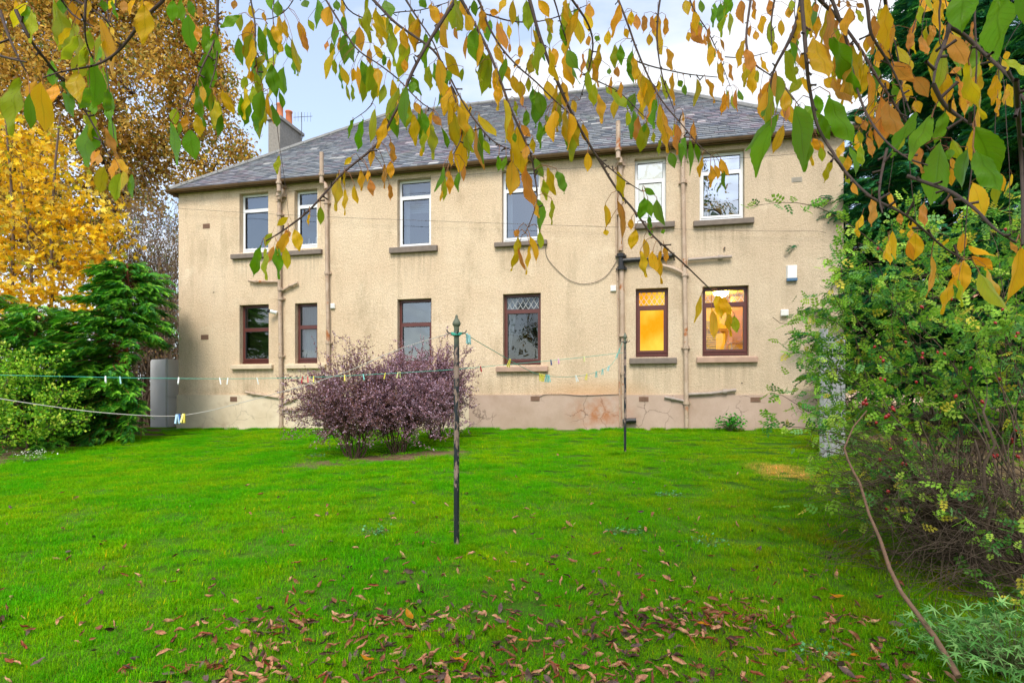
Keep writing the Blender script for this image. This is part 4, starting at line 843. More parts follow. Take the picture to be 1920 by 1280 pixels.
LV = {0: """20,200,30,395,60,y;120,440,45,750,110,l;240,460,210,725,120,y;200,450,190,580,70,o;165,520,150,715,60,g;310,470,320,590,60,o;330,460,455,560,60,g;345,520,430,660,70,g;460,300,420,450,90,l;440,400,470,600,100,m
500,480,480,640,60,g;490,600,470,790,60,l;580,380,575,520,40,l;600,490,590,640,50,g;620,510,635,640,30,g;520,310,520,440,50,g;555,250,560,360,25,l;190,60,150,235,60,l;150,10,50,140,50,m;160,30,130,160,50,g;90,0,90,80,30,y;440,200,370,370,55,l;400,160,340,270,40,m;500,0,490,110,50,y;410,10,400,130,70,o;345,0,350,80,60,g;580,0,575,60,50,g;690,0,700,80,45,b;800,20,770,225,110,y;800,0,830,70,100,y
580,710,620,870,50,b;530,840,490,920,30,b;560,860,560,935,35,b;560,840,520,880,20,o;590,930,560,1090,80,m;640,870,720,980,50,o;640,890,660,1020,50,o;670,960,665,1140,60,l;700,950,700,1080,50,m;735,970,735,1110,40,g;270,380,300,480,60,g;470,640,500,700,40,l
960,0,950,110,70,g;1000,0,1000,110,50,g;1050,0,1070,80,50,g;1050,80,1050,265,90,g;1110,20,1115,110,35,b;1100,140,1100,235,45,o;1140,130,1130,280,40,g;1165,140,1170,240,25,g;1180,350,1180,480,75,g;1130,480,1130,635,75,y;1060,480,1020,530,25,b;1085,520,1090,600,40,o;1035,640,1020,720,50,o;975,600,970,690,60,l;960,680,970,910,60,g;1060,720,1075,880,110,g;1095,640,1110,760,70,m;1000,680,990,750,30,g;1245,500,1280,630,60,y;1210,560,1215,720,60,m;1190,560,1200,760,60,g
1335,85,1215,140,55,g;1350,80,1350,200,50,l;1400,110,1360,260,80,o;1330,210,1340,350,60,g;1400,200,1395,380,65,l;1440,150,1470,320,60,g;1490,150,1540,300,60,g;1530,140,1560,260,65,y;1590,110,1600,210,35,o;1550,0,1560,110,60,g;1390,30,1410,90,45,y;1475,70,1480,130,30,o;1310,0,1310,60,40,b;1410,400,1400,460,45,o;1380,430,1350,500,50,l;1430,400,1430,520,50,l;1480,310,1440,420,45,l;1525,360,1520,520,85,g;1580,370,1590,540,60,g;1370,490,1370,680,45,m;1350,530,1320,640,40,g;1410,480,1415,600,50,l;1400,560,1380,720,60,g;1460,580,1450,780,70,l;1495,520,1520,690,30,o;1520,580,1550,720,60,g;1560,510,1570,600,35,g
1580,250,1560,300,45,y;1600,240,1640,340,50,g;1630,210,1660,400,40,m;1650,300,1670,440,35,l;1670,120,1680,240,55,o;1690,180,1710,275,40,b;1720,110,1745,165,40,l;1700,0,1720,50,60,g;1770,0,1775,170,60,g;1840,30,1840,180,75,o;1880,0,1890,70,50,g;1850,230,1850,320,35,l;1830,230,1820,290,25,b;1870,270,1810,435,40,m;1900,200,1880,280,30,o;1870,330,1860,410,35,l;1895,360,1900,480,30,g;1890,970,1850,1160,60,m;1790,1150,1780,1250,45,l;1610,1215,1545,1260,40,m;1730,1190,1710,1255,15,y""",
1: """1460,90,1405,260,55,g;1520,20,1490,110,40,l;1480,110,1500,290,35,l;1530,90,1500,190,35,b;1610,10,1560,150,60,o;1550,90,1530,270,60,g;1600,100,1590,220,55,m;1640,0,1670,120,70,y;1600,0,1610,40,40,b""",
2: """20,190,20,370,60,g;0,0,10,90,30,y;80,190,80,390,45,g;95,100,170,160,50,l;250,0,280,120,90,g;470,0,440,45,60,g;100,150,110,280,70,o;0,370,30,470,50,y;90,370,95,510,45,o;70,380,60,460,40,y;130,400,120,575,45,l;180,440,180,560,45,l;30,470,35,555,20,l;60,470,60,575,25,l;205,380,215,490,60,y;240,90,260,230,70,y;310,130,310,210,40,y;350,160,360,290,60,y;430,100,400,265,85,y;180,250,240,330,40,y;160,270,155,350,35,b;270,330,270,400,30,o;360,330,350,400,50,o;240,300,240,380,30,g
500,20,550,180,60,y;545,160,530,240,40,g;490,370,505,520,50,l;520,350,525,480,35,g;560,70,560,130,30,b;385,430,450,520,50,g;395,450,400,540,60,g;240,470,210,580,50,l;320,490,240,650,70,l;320,560,320,710,50,m;300,600,310,770,70,g;190,600,170,810,45,l;250,660,190,810,60,y;125,670,90,840,45,g;70,670,40,780,25,g;280,660,260,750,50,y;360,620,365,680,35,g;400,640,405,800,70,y;440,650,440,750,60,g;410,570,440,645,45,o;470,630,465,740,50,g;460,720,455,850,45,l;505,690,515,880,60,l;510,640,560,710,50,b;560,710,590,825,30,g
580,290,660,440,70,y;590,390,600,450,50,g;560,450,600,590,60,y;600,560,595,710,45,y;650,530,620,630,50,y;560,540,560,600,20,g;680,380,670,450,30,l;690,80,740,200,70,y;660,0,700,90,60,o;620,0,620,60,45,y;740,0,750,80,50,g;780,50,800,180,55,o;830,60,880,90,40,o;700,200,690,320,30,o;660,80,665,160,25,g;630,150,650,220,30,b;600,90,630,130,20,b;770,300,800,470,40,l;870,470,870,580,55,y;720,590,720,620,20,y;750,390,780,480,20,l
870,120,920,280,60,b;870,250,890,380,60,y;900,340,950,450,50,y;960,0,950,130,50,y;930,140,940,210,35,y;900,0,900,40,45,y;990,90,990,180,25,g;940,240,940,300,20,b;995,250,1000,320,35,o;1000,330,960,380,30,o;1000,450,1000,540,60,y;960,420,975,520,60,y;970,560,975,650,30,l;1070,290,1040,440,50,m;1080,280,1090,420,30,l;1045,430,1045,510,35,l
1100,0,1160,90,60,y;1140,100,1180,220,50,y;1180,270,1200,370,65,o;1160,280,1200,460,50,y;1150,450,1160,560,80,y;1060,230,1120,280,30,y;1240,90,1260,230,80,g;1260,280,1320,400,80,g;1250,300,1300,490,60,y;1230,450,1260,600,55,o;1300,130,1290,180,30,g;1300,50,1320,100,40,g;1390,20,1380,130,60,o;1380,200,1380,270,35,o;1440,200,1420,240,40,g;1440,250,1430,420,50,y;1350,300,1340,430,25,b;1390,270,1380,440,40,l;1490,170,1490,250,50,y;1530,250,1530,380,60,l;1560,250,1570,350,50,g;1600,340,1610,440,40,g;1540,370,1540,450,40,b;1510,430,1510,520,25,o;1500,380,1490,430,30,g;1580,160,1600,210,40,y;1620,60,1620,140,45,y;1650,80,1650,170,50,b;1560,460,1560,550,35,o
1480,480,1580,650,60,l;1430,520,1460,685,55,o;1640,520,1610,650,60,g;1670,540,1670,690,45,m;1600,620,1590,710,40,l;1100,510,1120,640,75,g;1080,520,1080,580,40,g;1030,610,1030,710,45,g;1010,530,1010,600,25,b;1140,640,1170,690,30,g;1105,680,1120,820,50,g;1140,690,1135,760,30,g;1205,600,1210,690,20,o;1290,560,1305,640,40,y;1290,660,1320,800,65,m;1350,690,1390,800,45,o;690,690,720,905,70,l;680,700,670,780,35,o;750,700,790,920,40,b;770,640,860,790,60,m;800,780,825,860,45,l
620,840,615,935,30,o;1000,700,1060,760,50,b;970,740,970,800,30,g;1030,810,1030,900,55,o;1070,770,1075,850,40,m;880,870,870,970,35,g;920,870,900,950,35,g;960,830,1000,950,80,b;960,900,935,1105,95,o;1030,930,1070,1150,70,b;1080,880,1130,1000,65,g;1150,940,1190,1095,60,m;1130,1000,1150,1115,50,l;1200,950,1250,1095,55,g;1175,1120,1180,1260,35,l;1090,1130,1105,1230,30,o;275,780,285,920,40,b;280,900,270,990,55,o;240,920,245,1050,35,b;265,1020,275,1115,30,b;175,820,155,920,40,o;150,950,150,1020,30,o;110,950,110,1060,45,o;165,1000,175,1100,50,b;70,1030,90,1135,35,y;20,1060,25,1200,35,y;60,880,15,920,35,y;20,960,10,1040,15,y
570,930,530,1090,30,g;575,960,575,1130,35,l;610,970,605,1080,50,o;595,950,600,1000,35,o;660,960,650,1080,40,g;690,920,680,1010,30,b;560,1060,555,1130,20,y;1375,850,1375,955,55,y;1475,1140,1470,1280,45,y;1540,960,1590,1110,60,m;1690,1050,1750,1090,40,g;1690,1100,1680,1220,60,g;1710,1110,1730,1210,60,g;1760,1110,1800,1280,60,g;1620,1220,1620,1280,40,o;1715,1200,1720,1290,30,g;1740,540,1760,630,45,g;1710,460,1700,520,40,g;1690,420,1680,470,35,b;1770,450,1775,510,30,y;1740,480,1745,530,30,y;1690,690,1690,740,30,g;1720,630,1720,700,40,b;1800,680,1820,850,50,o;1740,740,1745,800,30,l;1860,690,1870,790,40,m;1840,850,1850,950,60,g;1880,800,1890,940,45,g;1785,770,1780,860,20,l;1820,270,1840,420,50,o;1850,410,1860,570,30,o;1880,450,1900,490,40,g;1810,90,1810,190,35,o;1690,80,1690,190,40,b;1740,90,1740,190,35,b;1720,190,1720,250,45,o""",
3: """20,0,20,100,60,m;65,0,60,100,25,o;50,120,90,280,75,b;95,120,95,180,30,g;30,180,30,245,35,y;125,190,130,260,20,b;170,260,175,330,40,o;160,50,170,150,35,g;100,0,105,80,40,g;210,10,210,120,40,g;240,50,230,190,40,l;265,70,265,205,35,l;265,0,275,60,35,g;180,20,190,140,30,g;150,150,155,240,25,b;210,220,235,290,20,b;200,280,215,360,25,b;195,350,200,440,20,m;260,360,260,470,25,b;345,350,340,440,40,y;415,390,415,470,28,l;435,320,485,395,25,o;435,495,440,570,18,b
235,510,225,625,35,o;245,500,250,590,25,l;280,530,280,620,30,l;300,500,310,620,28,b;310,500,335,570,30,g;330,0,330,140,60,b;440,90,430,200,50,y;400,50,400,120,30,o;410,170,400,240,40,o;380,140,380,200,25,b;480,0,490,90,50,b;550,110,550,210,40,y;590,40,590,110,55,o;610,0,605,70,40,l;700,110,700,220,45,y;740,20,745,80,40,b;760,90,765,190,45,o;730,80,740,120,30,b;510,230,520,300,40,y;660,300,680,390,50,o;640,290,575,295,30,g;640,370,590,440,55,l;680,430,605,510,60,l
740,205,770,480,130,y;830,210,960,545,110,g;840,440,900,620,55,b;790,440,850,500,70,y;820,530,970,800,120,g;740,530,770,650,75,g;680,590,720,700,60,g;760,640,820,780,80,g;520,640,385,820,90,g;495,700,415,975,105,g;630,590,640,990,130,g;700,770,700,950,70,g;560,690,530,845,55,y;490,580,420,680,45,g;590,500,600,600,50,l;560,600,570,660,50,o;540,640,500,690,40,l;730,770,790,850,60,o;770,820,785,900,45,l;710,750,740,920,50,y
940,40,880,215,75,o;870,0,870,50,20,b;970,50,990,145,30,l;820,80,840,160,55,b;860,110,850,170,30,b;915,0,920,60,20,b;970,20,1010,50,30,b;1070,90,1070,300,60,b;1090,280,1095,365,55,o;1040,190,1030,290,50,y;1110,210,1120,300,30,b;1040,400,1030,600,50,o;1170,340,1270,480,90,b;1290,430,1350,560,80,b;1300,560,1310,640,60,y;1170,450,1200,570,35,g;1110,440,1150,500,40,o;1220,490,1280,540,50,y;1270,170,1265,285,45,b;1300,110,1290,200,30,b;1335,200,1340,325,40,b;1360,150,1370,300,30,l;1385,140,1390,280,30,b;1400,140,1415,200,30,b
1380,0,1350,60,90,y;1470,0,1400,80,90,y;1560,-90,1560,180,180,g;1500,180,1580,380,100,b;1740,0,1720,370,180,g;1870,-130,1880,240,150,g;1595,350,1780,610,70,m;1465,390,1480,600,120,y;1530,430,1590,585,40,b;1800,330,1895,460,40,l;1810,475,1800,615,60,y;1510,550,1510,690,55,o;1800,290,1820,330,40,o;1560,380,1500,400,35,b
1300,630,1170,860,80,g;1400,640,1270,880,110,g;1460,620,1460,790,70,g;1440,790,1390,1145,150,g;1620,715,1800,990,150,g;1590,830,1560,1060,75,g;1620,840,1720,1100,110,g;1500,780,1570,890,60,l;1480,830,1480,900,60,g;1500,880,1500,950,30,o;1610,1020,1680,1220,100,y;1740,970,1840,1050,60,y;1760,1010,1780,1140,50,l;1490,940,1520,1030,60,o;1350,1130,1350,1265,50,b;1480,1080,1510,1190,30,b;1430,560,1420,610,30,l
1000,670,1010,740,40,b;960,650,990,700,30,y;1090,640,1130,760,35,b;1040,650,1070,700,40,b;1025,760,1060,880,40,b;1050,710,1070,780,25,o;980,730,990,810,35,l;990,810,1005,930,45,l;930,820,955,990,40,g;900,790,870,880,45,o;920,870,920,960,50,o;840,890,810,1010,40,m;870,870,900,950,45,l;950,1020,965,1100,35,o;910,980,940,1030,40,l;1055,1100,1080,1250,45,b;1150,1070,1200,1160,35,y;1000,1200,970,1290,40,y;1210,1190,1230,1250,40,b;1270,1230,1300,1280,50,y
110,880,95,985,35,y;155,925,155,1045,45,o;180,920,190,1010,35,o;220,940,225,1070,30,g;210,885,260,985,50,o;60,680,80,790,40,b;10,470,15,540,35,g;15,760,10,940,30,g;40,780,60,960,35,g;70,800,100,900,35,g;0,620,5,680,10,o""",
4: """980,0,985,45,30,y;1150,60,1110,180,40,y;1170,10,1190,170,50,y;1150,70,1150,200,30,y;1310,20,1310,165,100,y;1260,70,1280,180,50,o;1280,0,1280,60,45,o;1220,0,1225,25,30,y;1560,20,1580,130,50,o;1600,90,1740,150,45,o;1620,150,1735,220,60,o;1570,170,1600,350,100,o;1530,190,1510,270,50,o;1510,270,1480,465,55,y;1540,280,1530,440,30,l;1650,240,1760,470,80,l;1690,210,1820,380,30,m;1890,90,1900,400,90,y;1390,140,1365,380,30,o;1490,50,1450,90,20,y;1830,70,1865,140,30,b;105,370,85,515,38,y;185,360,210,500,70,y;160,440,180,620,50,y;210,370,280,480,60,y;250,440,260,600,40,y;290,480,300,580,60,l""",
5: """985,35,960,225,45,m;990,100,1020,245,25,b;1050,95,1040,250,30,y;1050,35,1090,185,45,y;1110,10,1110,115,45,l;990,0,970,40,40,b;1640,0,1625,110,70,y;1690,50,1700,180,45,o;1670,120,1690,275,50,y;1740,120,1745,250,60,y;1785,120,1805,295,35,y;1800,90,1820,190,35,o;1725,0,1725,40,30,g;1790,0,1800,25,30,g;1475,0,1480,35,40,y"""}
OFF = {0: (0, 0), 1: (0, 430), 2: (640, 0), 3: (1280, 0), 4: (1280, 430), 5: (640, 430)}; ZS = 2.977
# twigs: 'depth at start, depth at end, radius mm | x,y x,y ...' traced in the picture
TW = """1.15,1.1,4|0,20 13,60 27,94 39,118 50,136
1.2,1.1,4.5|312,-30 312,0 292,13 269,37 248,64 232,87 208,109 178,124 134,131 101,138 81,146
1.15,1.2,4|30,20 55,74 81,107 111,144 141,185 165,215 185,255 201,289 208,296
1.3,1.2,3|110,-10 134,30 175,50
1.3,1.2,4|141,0 178,20 208,44
1.2,1.2,3|161,0 158,50 161,84 175,111
1.1,1.1,3|0,105 20,111 50,117
1.5,1.4,4|408,0 406,60 400,87 380,121 366,161 346,201
1.5,1.45,3|409,0 408,84 406,124 393,165
1.6,1.5,3|470,0 480,50 477,94 484,141 490,175
1.9,1.9,2|560,-20 540,20 505,40 470,33
2.0,1.5,4|611,0 638,44 667,94 707,118 747,148 774,178 798,201 815,208
1.6,1.25,6|862,-20 855,0 828,40 801,84 778,124 764,155 754,188 734,222 721,252 704,275 674,299 640,326 612,359 580,395 554,416 520,440 498,452
1.7,1.4,5|690,-10 700,0 741,44 781,71 815,94 842,141 858,175 882,215 905,245 922,265 949,279 976,286 996,289
1.8,1.7,4|755,-10 761,0 784,37 811,74 828,118 842,151 855,178
1.5,1.3,5|860,-10 865,0 895,54 919,101 942,161 956,202 976,245 989,275 999,299 1004,343 1010,363 1003,393 993,420 985,437
1.6,1.5,4|890,-10 899,0 915,50 942,94 973,128 1003,151 1026,175 1050,198 1070,215
1.6,1.5,6|990,-10 993,0 1009,60 1023,101 1040,141 1057,181 1073,215 1093,252 1110,279 1127,306 1144,336 1164,366 1191,396 1214,430 1224,443 1280,492 1320,531 1334,544
2.0,2.0,4|1035,-10 1040,0 1053,50 1070,97 1083,134 1110,148
1.9,1.9,5|1065,-10 1073,0 1104,44 1114,81 1107,121 1087,188
2.0,1.6,4.5|1155,-10 1159,0 1177,44 1191,87 1211,134 1231,175 1255,208 1278,232 1300,262 1324,286 1334,292
2.2,2.1,5|1240,-10 1236,0 1231,67 1235,111 1245,158 1265,208
1.5,1.5,3|1093,252 1120,296 1151,322 1177,343 1204,359
2.6,2.5,4|1290,-10 1300,20 1327,57 1347,101 1361,141 1369,161
2.3,2.0,6|1409,-10 1398,67 1401,101 1414,124 1441,138 1468,158 1488,188
2.2,2.2,5|1455,-10 1451,0 1445,50 1448,101
1.7,1.6,8|1503,-10 1502,0 1495,40 1482,74 1461,111 1448,134 1443,165 1445,175
1.1,.85,4.5|1503,0 1508,60 1512,111 1515,151 1522,188 1530,232 1545,262 1566,292 1582,319 1606,346 1636,373 1673,390 1700,403 1727,427 1770,465 1806,487
1.4,1.3,5.5|1515,-30 1535,0 1569,30 1596,67 1623,107 1643,144 1666,178 1683,205 1700,235 1725,262 1760,300
1.2,1.1,4.6|1620,-10 1626,0 1631,64 1653,97 1676,134 1693,175 1707,212
1.4,1.4,4|1660,0 1663,84 1676,124
1.3,1.0,4.5|1560,0 1586,67 1596,124 1609,175 1623,212 1646,249 1670,275 1703,299 1740,310
.72,.66,4|1790,-20 1787,0 1780,54 1767,94 1754,121 1750,158
.75,.7,3.6|1780,50 1801,60 1831,87 1864,118 1895,144 1925,195
.66,.6,3.5|1750,158 1770,201 1797,218 1830,240
.9,.9,3|1663,279 1653,322 1646,370 1655,400
.85,.75,3.6|1700,330 1784,359 1831,393 1864,430 1905,455
2.1,2.1,3|640,-5 650,20 690,40 730,24 790,20 840,5
2.0,2.0,3|905,25 960,42 1010,42 1060,28 1100,10
2.0,1.9,3|1180,110 1220,125 1290,140 1345,145
2.3,2.2,3|1110,148 1160,170 1190,200 1215,228 1245,235
2.6,2.6,3|1359,107 1385,110 1420,106 1440,98
2.3,2.2,3|1468,158 1500,200 1515,225
.9,.9,3|1582,319 1570,300 1552,285
2.4,2.3,3|705,170 700,200 672,218 660,226
1.5,1.4,3|855,178 842,150 870,240 862,270 850,290
.6,.6,3|1905,150 1915,300 1918,380 1917,460"""
def parse():
    tw = []
    for l in TW.splitlines():
        a, b = l.split('|'); d0, d1, r = map(float, a.split(',')); p = np.array([[float(c) for c in q.split(',')] for q in b.split()])
        s = np.concatenate([[0], np.cumsum(np.linalg.norm(np.diff(p, axis=0), axis=1))]); n = max(4, int(s[-1] / 12)); t = np.linspace(0, s[-1], n)
        q = np.stack([np.interp(t, s, p[:, 0]), np.interp(t, s, p[:, 1])], 1)
        for _ in range(2): q[1:-1] = (q[:-2] + 2 * q[1:-1] + q[2:]) / 4
        dd = d0 + (d1 - d0) * t / s[-1] + .04 * np.sin(t / 60 + d0 * 9)
        tw.append([q, dd, r * .00078])
    return tw
def cherry():
    base = V3(2.3, -2.1, 0); base[2] = float(gz(base[0], base[1])); e = empty('cherry_tree', tuple(base)); tag(e, 'cherry tree with drooping twigs of green, yellow and orange leaves across the top', 'tree')
    limbs = [[(2.3, -2.1, -.5), (2.25, -2.0, .9), (2.1, -1.8, 2.1)], [(2.1, -1.8, 2.1), (1.6, -.9, 2.75), (1.05, .1, 2.95), (.6, 1.2, 3.15), (.2, 2.3, 3.85), (-.1, 3.2, 4.6)], [(1.6, -.9, 2.75), (.5, -.1, 2.75), (-.6, .6, 2.75), (-1.5, 1.15, 3.0), (-2.5, 1.5, 3.4)],
             [(2.1, -1.8, 2.1), (2.0, -.6, 2.7), (1.9, .7, 2.95), (2.2, 1.8, 3.5), (2.6, 2.7, 4.2)], [(1.05, .1, 2.95), (-.1, 1.2, 3.1), (-1.0, 2.2, 3.7), (-1.9, 3.0, 4.4)], [(1.9, .7, 2.95), (1.2, 1.9, 3.6), (1.5, 3.3, 4.6)]]
    rad = [(.15, .13), (.10, .03), (.07, .022), (.08, .025), (.05, .02), (.045, .018)]; br = []; LP = []
    for l, (r0, r1) in zip(limbs, rad):
        l = np.array(l, float); t = np.linspace(0, len(l) - 1, 16); p = np.stack([np.interp(t, range(len(l)), l[:, i]) for i in range(3)], 1)
        for _ in range(2): p[1:-1] = (p[:-2] + 2 * p[1:-1] + p[2:]) / 4
        p[1:-1] += RN.randn(14, 3) * .012; br += tube(p, np.linspace(r0, r1, 16), 10); LP += list(p) if r0 < .12 else []
    LP = np.array(LP); tw = parse(); S = []; tws = []
    def bark(q3, r0, r1):
        k = len(q3); tws.extend(tube(q3, np.linspace(r0, r1, k) * (1 + .18 * RN.rand(k)), 6, 0, None, False))
    def hang(p, up, r):     # carry a twig on above the view to the nearest limb
        a = p + up * .12; c = LP[LP[:, 2] > p[2] + .05] if (LP[:, 2] > p[2] + .05).any() else LP; d = np.linalg.norm((c - a) * V3(1, 1, .6), axis=1); q = c[int(np.argmin(d))]
        m1 = a + up * .15 + (q - a) * .3; m1[2] = max(m1[2], a[2] + .12); m2 = (m1 + q) / 2 + V3(0, 0, .1); bark(np.array([p, a, m1, m2, q]), r * 1.4, r)
    for q, dd, r in tw:
        q3 = np.array([at(x, y, d) for (x, y), d in zip(q, dd)]); bark(q3, r, max(.0012, r * .32)); S.append((q, dd, q3, r))
        if q[0][1] < 8:
            up = nrm(q3[0] - q3[1]); up = nrm(up * .5 + V3(0, 0, .9)); hang(q3[0], up, r)
        for j in range(1, len(q3) - 1):   # spurs and buds
            if random.random() < .42:
                v = nrm(RN.randn(3) + V3(0, 0, -.1)); L = random.uniform(.006, .022); tws.extend(tube([q3[j], q3[j] + v * L * .6, q3[j] + v * L], [r * .5 + .0008, .0017, .0022], 5, 0, None, False))
    out = []; pet = []
    def twig_near(x, y, dl, lim):
        best = None
        for q, dd, q3, r in S:
            d = np.hypot(q[:, 0] - x, (q[:, 1] - y) * np.where(q[:, 1] > y + 4, 2.2, .8)); j = int(np.argmin(d)); ra = dl / dd[j]
            if d[j] < lim and .52 < ra < 1.75:
                sc = d[j] * (1 + abs(math.log(ra)))
                if best is None or sc < best[0]: best = (sc, q3[j], dd[j])
        return best
    rows = [[float(v) if i < 5 else v for i, v in enumerate(l.split(','))] + [k] for k in LV for blk in LV[k].splitlines() for l in blk.split(';') if l.strip()]
    rows.sort(key=lambda r: r[1] + OFF[r[6]][1] * ZS)
    leaves = []
    for bx, by, tx, ty, w, c, k in rows:
        o = OFF[k]; bx, by, tx, ty, w = bx / ZS + o[0], by / ZS + o[1], tx / ZS + o[0], ty / ZS + o[1], w / ZS * .84
        L = math.hypot(tx - bx, ty - by); dl = min(3.3, max(.55, .098 * F / L)); n = twig_near(bx, by, dl, 48)
        if n is None:
            n = twig_near(bx, by, min(max(dl, 1.2), 2.2), 85 if by > 150 else 45)
        if n is None:    # hangs from a farther twig of its own
            top = -25.; x1 = bx + random.uniform(-70, 70); m_ = max(4, int((by + 25) / 14)); t = np.linspace(0, 1, m_); q = np.stack([x1 + (bx - x1) * t + 9 * np.sin(t * 6 + bx) * (1 - t) + 3 * np.sin(t * 17 + by) * (1 - t), top + (max(by - 6, 0) - top) * t], 1)
            dd = np.full(m_, dl * 1.02); q3 = np.array([at(x, y, d) for (x, y), d in zip(q, dd)]); r = .0022; bark(q3, r * 1.2, r * .5); hang(q3[0], V3(0, 0, 1.), r); S.append((q, dd, q3, r)); n = (0, q3[-1], dl)
        d = n[2] * random.uniform(.96, 1.04); leaves.append((bx, by, tx, ty, w, c, d, n[1]))
    # fill the thinner ends with a few more small leaves on the same twigs
    rr = random.Random(3)
    for q, dd, q3, r in list(S):
        for j in range(0, len(q)):
            if rr.random() < (.30 if q[j][1] < 240 else .03) and dd[j] > 1.2:
                Lp = rr.uniform(.078, .115) * F / dd[j]; x, y = q[j]; reg = 'ggllmy' if x < 560 else ('yyymllg' if x < 1100 else 'yyoblmg'); leaves.append((x + rr.uniform(-8, 8), y + 8, x + rr.gauss(0, 9), y + 8 + Lp, Lp * rr.uniform(.13, .40), rr.choice(reg), dd[j] * rr.uniform(.95, 1.1), q3[j]))
    for bx, by, tx, ty, w, c, d, ap in leaves:
        a = at(bx, by, d); L0 = math.hypot(tx - bx, ty - by); tilt = random.uniform(-.35, .35); b = at(tx, ty, d * 1.0); b = b + V3(0, 1, 0) * np.linalg.norm(b - a) * tilt
        ax = b - a; L = np.linalg.norm(ax); ax /= L; view = nrm((a + b) / 2 - V3(0, 0, EYE)); side = nrm(np.cross(ax, view)); nz_ = np.cross(side, ax)
        f = min(1, (w / L0) / .47); an = math.acos(max(.12, f)) * random.choice((-1, 1)); sd = side * math.cos(an) + nz_ * math.sin(an); nn_ = np.cross(sd, ax)
        if random.random() < .5: sd, nn_ = -sd, -nn_
        T, Fc, U = CL[random.randrange(len(CL))]; s = L * V3(max(1., (w / L0) / .5) if w / L0 > .5 else 1, 1, 1)
        col = lin(*CC[c]) * random.uniform(.98, 1.42) * np.array([random.uniform(.9, 1.1), random.uniform(.93, 1.07), 1]); u = U.copy(); u[:, 2] = random.random() * (.5 if c == 'g' else 1)
        v = (T * s) @ np.stack([sd, ax, nn_]) + a; out.append((v, Fc, 0, np.clip(col, 0, 1), u))
        if np.linalg.norm(ap - a) < .14:
            m1 = (a + ap) / 2 + V3(0, 0, .012); pet += tube([ap, m1, a + V3(0, 0, .004), a + ax * .004], [.0009, .0008, .0008, .0011], 4, 0, None, False)
        else: pet += tube([a - ax * .03 + V3(0, 0, .01), a - ax * .012, a], [.0009, .0009, .0011], 4, 0, None, False)
    # the rest of the canopy, unseen above and behind, thickened to shade the lawn
    cp, cd = [], []
    for _ in range(270):
        q = LP[random.randrange(len(LP))] + RN.randn(3) * V3(.55, .55, .25); lim = EYE + .6936 * max(q[1], 0) + .35
        if q[1] > -.2 and q[2] - .55 < lim: q[2] = lim + .55 + random.random() * .3
        j = int(np.argmin(np.linalg.norm(LP - q, axis=1))); t_ = q - V3(0, 0, .5); tws.extend(tube(np.array([LP[j], (LP[j] + q) / 2 + V3(0, 0, .15), q, q - V3(0, 0, .3), t_]), [.008, .006, .004, .003, .0015], 5, 0, None, False))
        for k in range(9): cp.append(q - V3(0, 0, .06 * k) + RN.randn(3) * .03)
    cp = np.array(cp); n = len(cp); d = nrm(RN.randn(n, 3) * .35 + V3(0, 0, -1)); pal = np.array([lin(*CC[c]) for c in 'gglymob'])
    for k in range(3):
        i = np.arange(k, n, 3); out.append(scatter(CL[k][0], CL[k][1], cp[i], frames(d[i], up=(0, 1, 0), twist=RN.rand(len(i)) * 6.28), RN.uniform(.07, .11, len(i)), pal[RN.randint(0, 7, len(i))], luv=CL[k][2]))
    bm = plain('cherry_bark', (.085, .058, .048), .7, .25, .45, 60)
    shift(mk('limbs', br, bm, None, True), base, e); shift(mk('twigs', tws, bm, None, True), base, e)
    shift(mk('leaf_stalks', pet, plain('stalk', (.30, .13, .05), .6), None, True), base, e); shift(mk('leaves', out, cherry_material('cherry_leaves'), None, True), base, e)
cherry()
# ------------------------------------------------------------ rose bush on the right
def pinnate():
    V, Fc, U = [], [], []
    def lf(p, d, l, w, up=V3(0, 0, 1)):
        s = np.cross(d, up); s /= np.linalg.norm(s); i = len(V); V.extend([p, p + d * l * .45 + s * w + up * .03, p + d * l, p + d * l * .45 - s * w + up * .03, p + d * l * .5 - up * .01]); Fc.extend([(i, i + 1, i + 4), (i + 1, i + 2, i + 4), (i + 2, i + 3, i + 4), (i + 3, i, i + 4)])
    for t in (.3, .55, .8):
        for s in (-1, 1): lf(V3(0, t, 0), nrm(V3(s, .45, -.1)), .36, .125)
    lf(V3(0, .95, 0), V3(0, 1, 0), .4, .14); i = len(V); V.extend([V3(-.008, 0, 0), V3(.008, 0, 0), V3(0, .98, .0)]); Fc.append((i, i + 1, i + 2)); return np.array(V), np.array(Fc)
PN = pinnate(); RG = [lin(138, 184, 56), lin(104, 162, 52), lin(168, 200, 72), lin(70, 130, 52), lin(214, 200, 70), lin(118, 170, 92)]
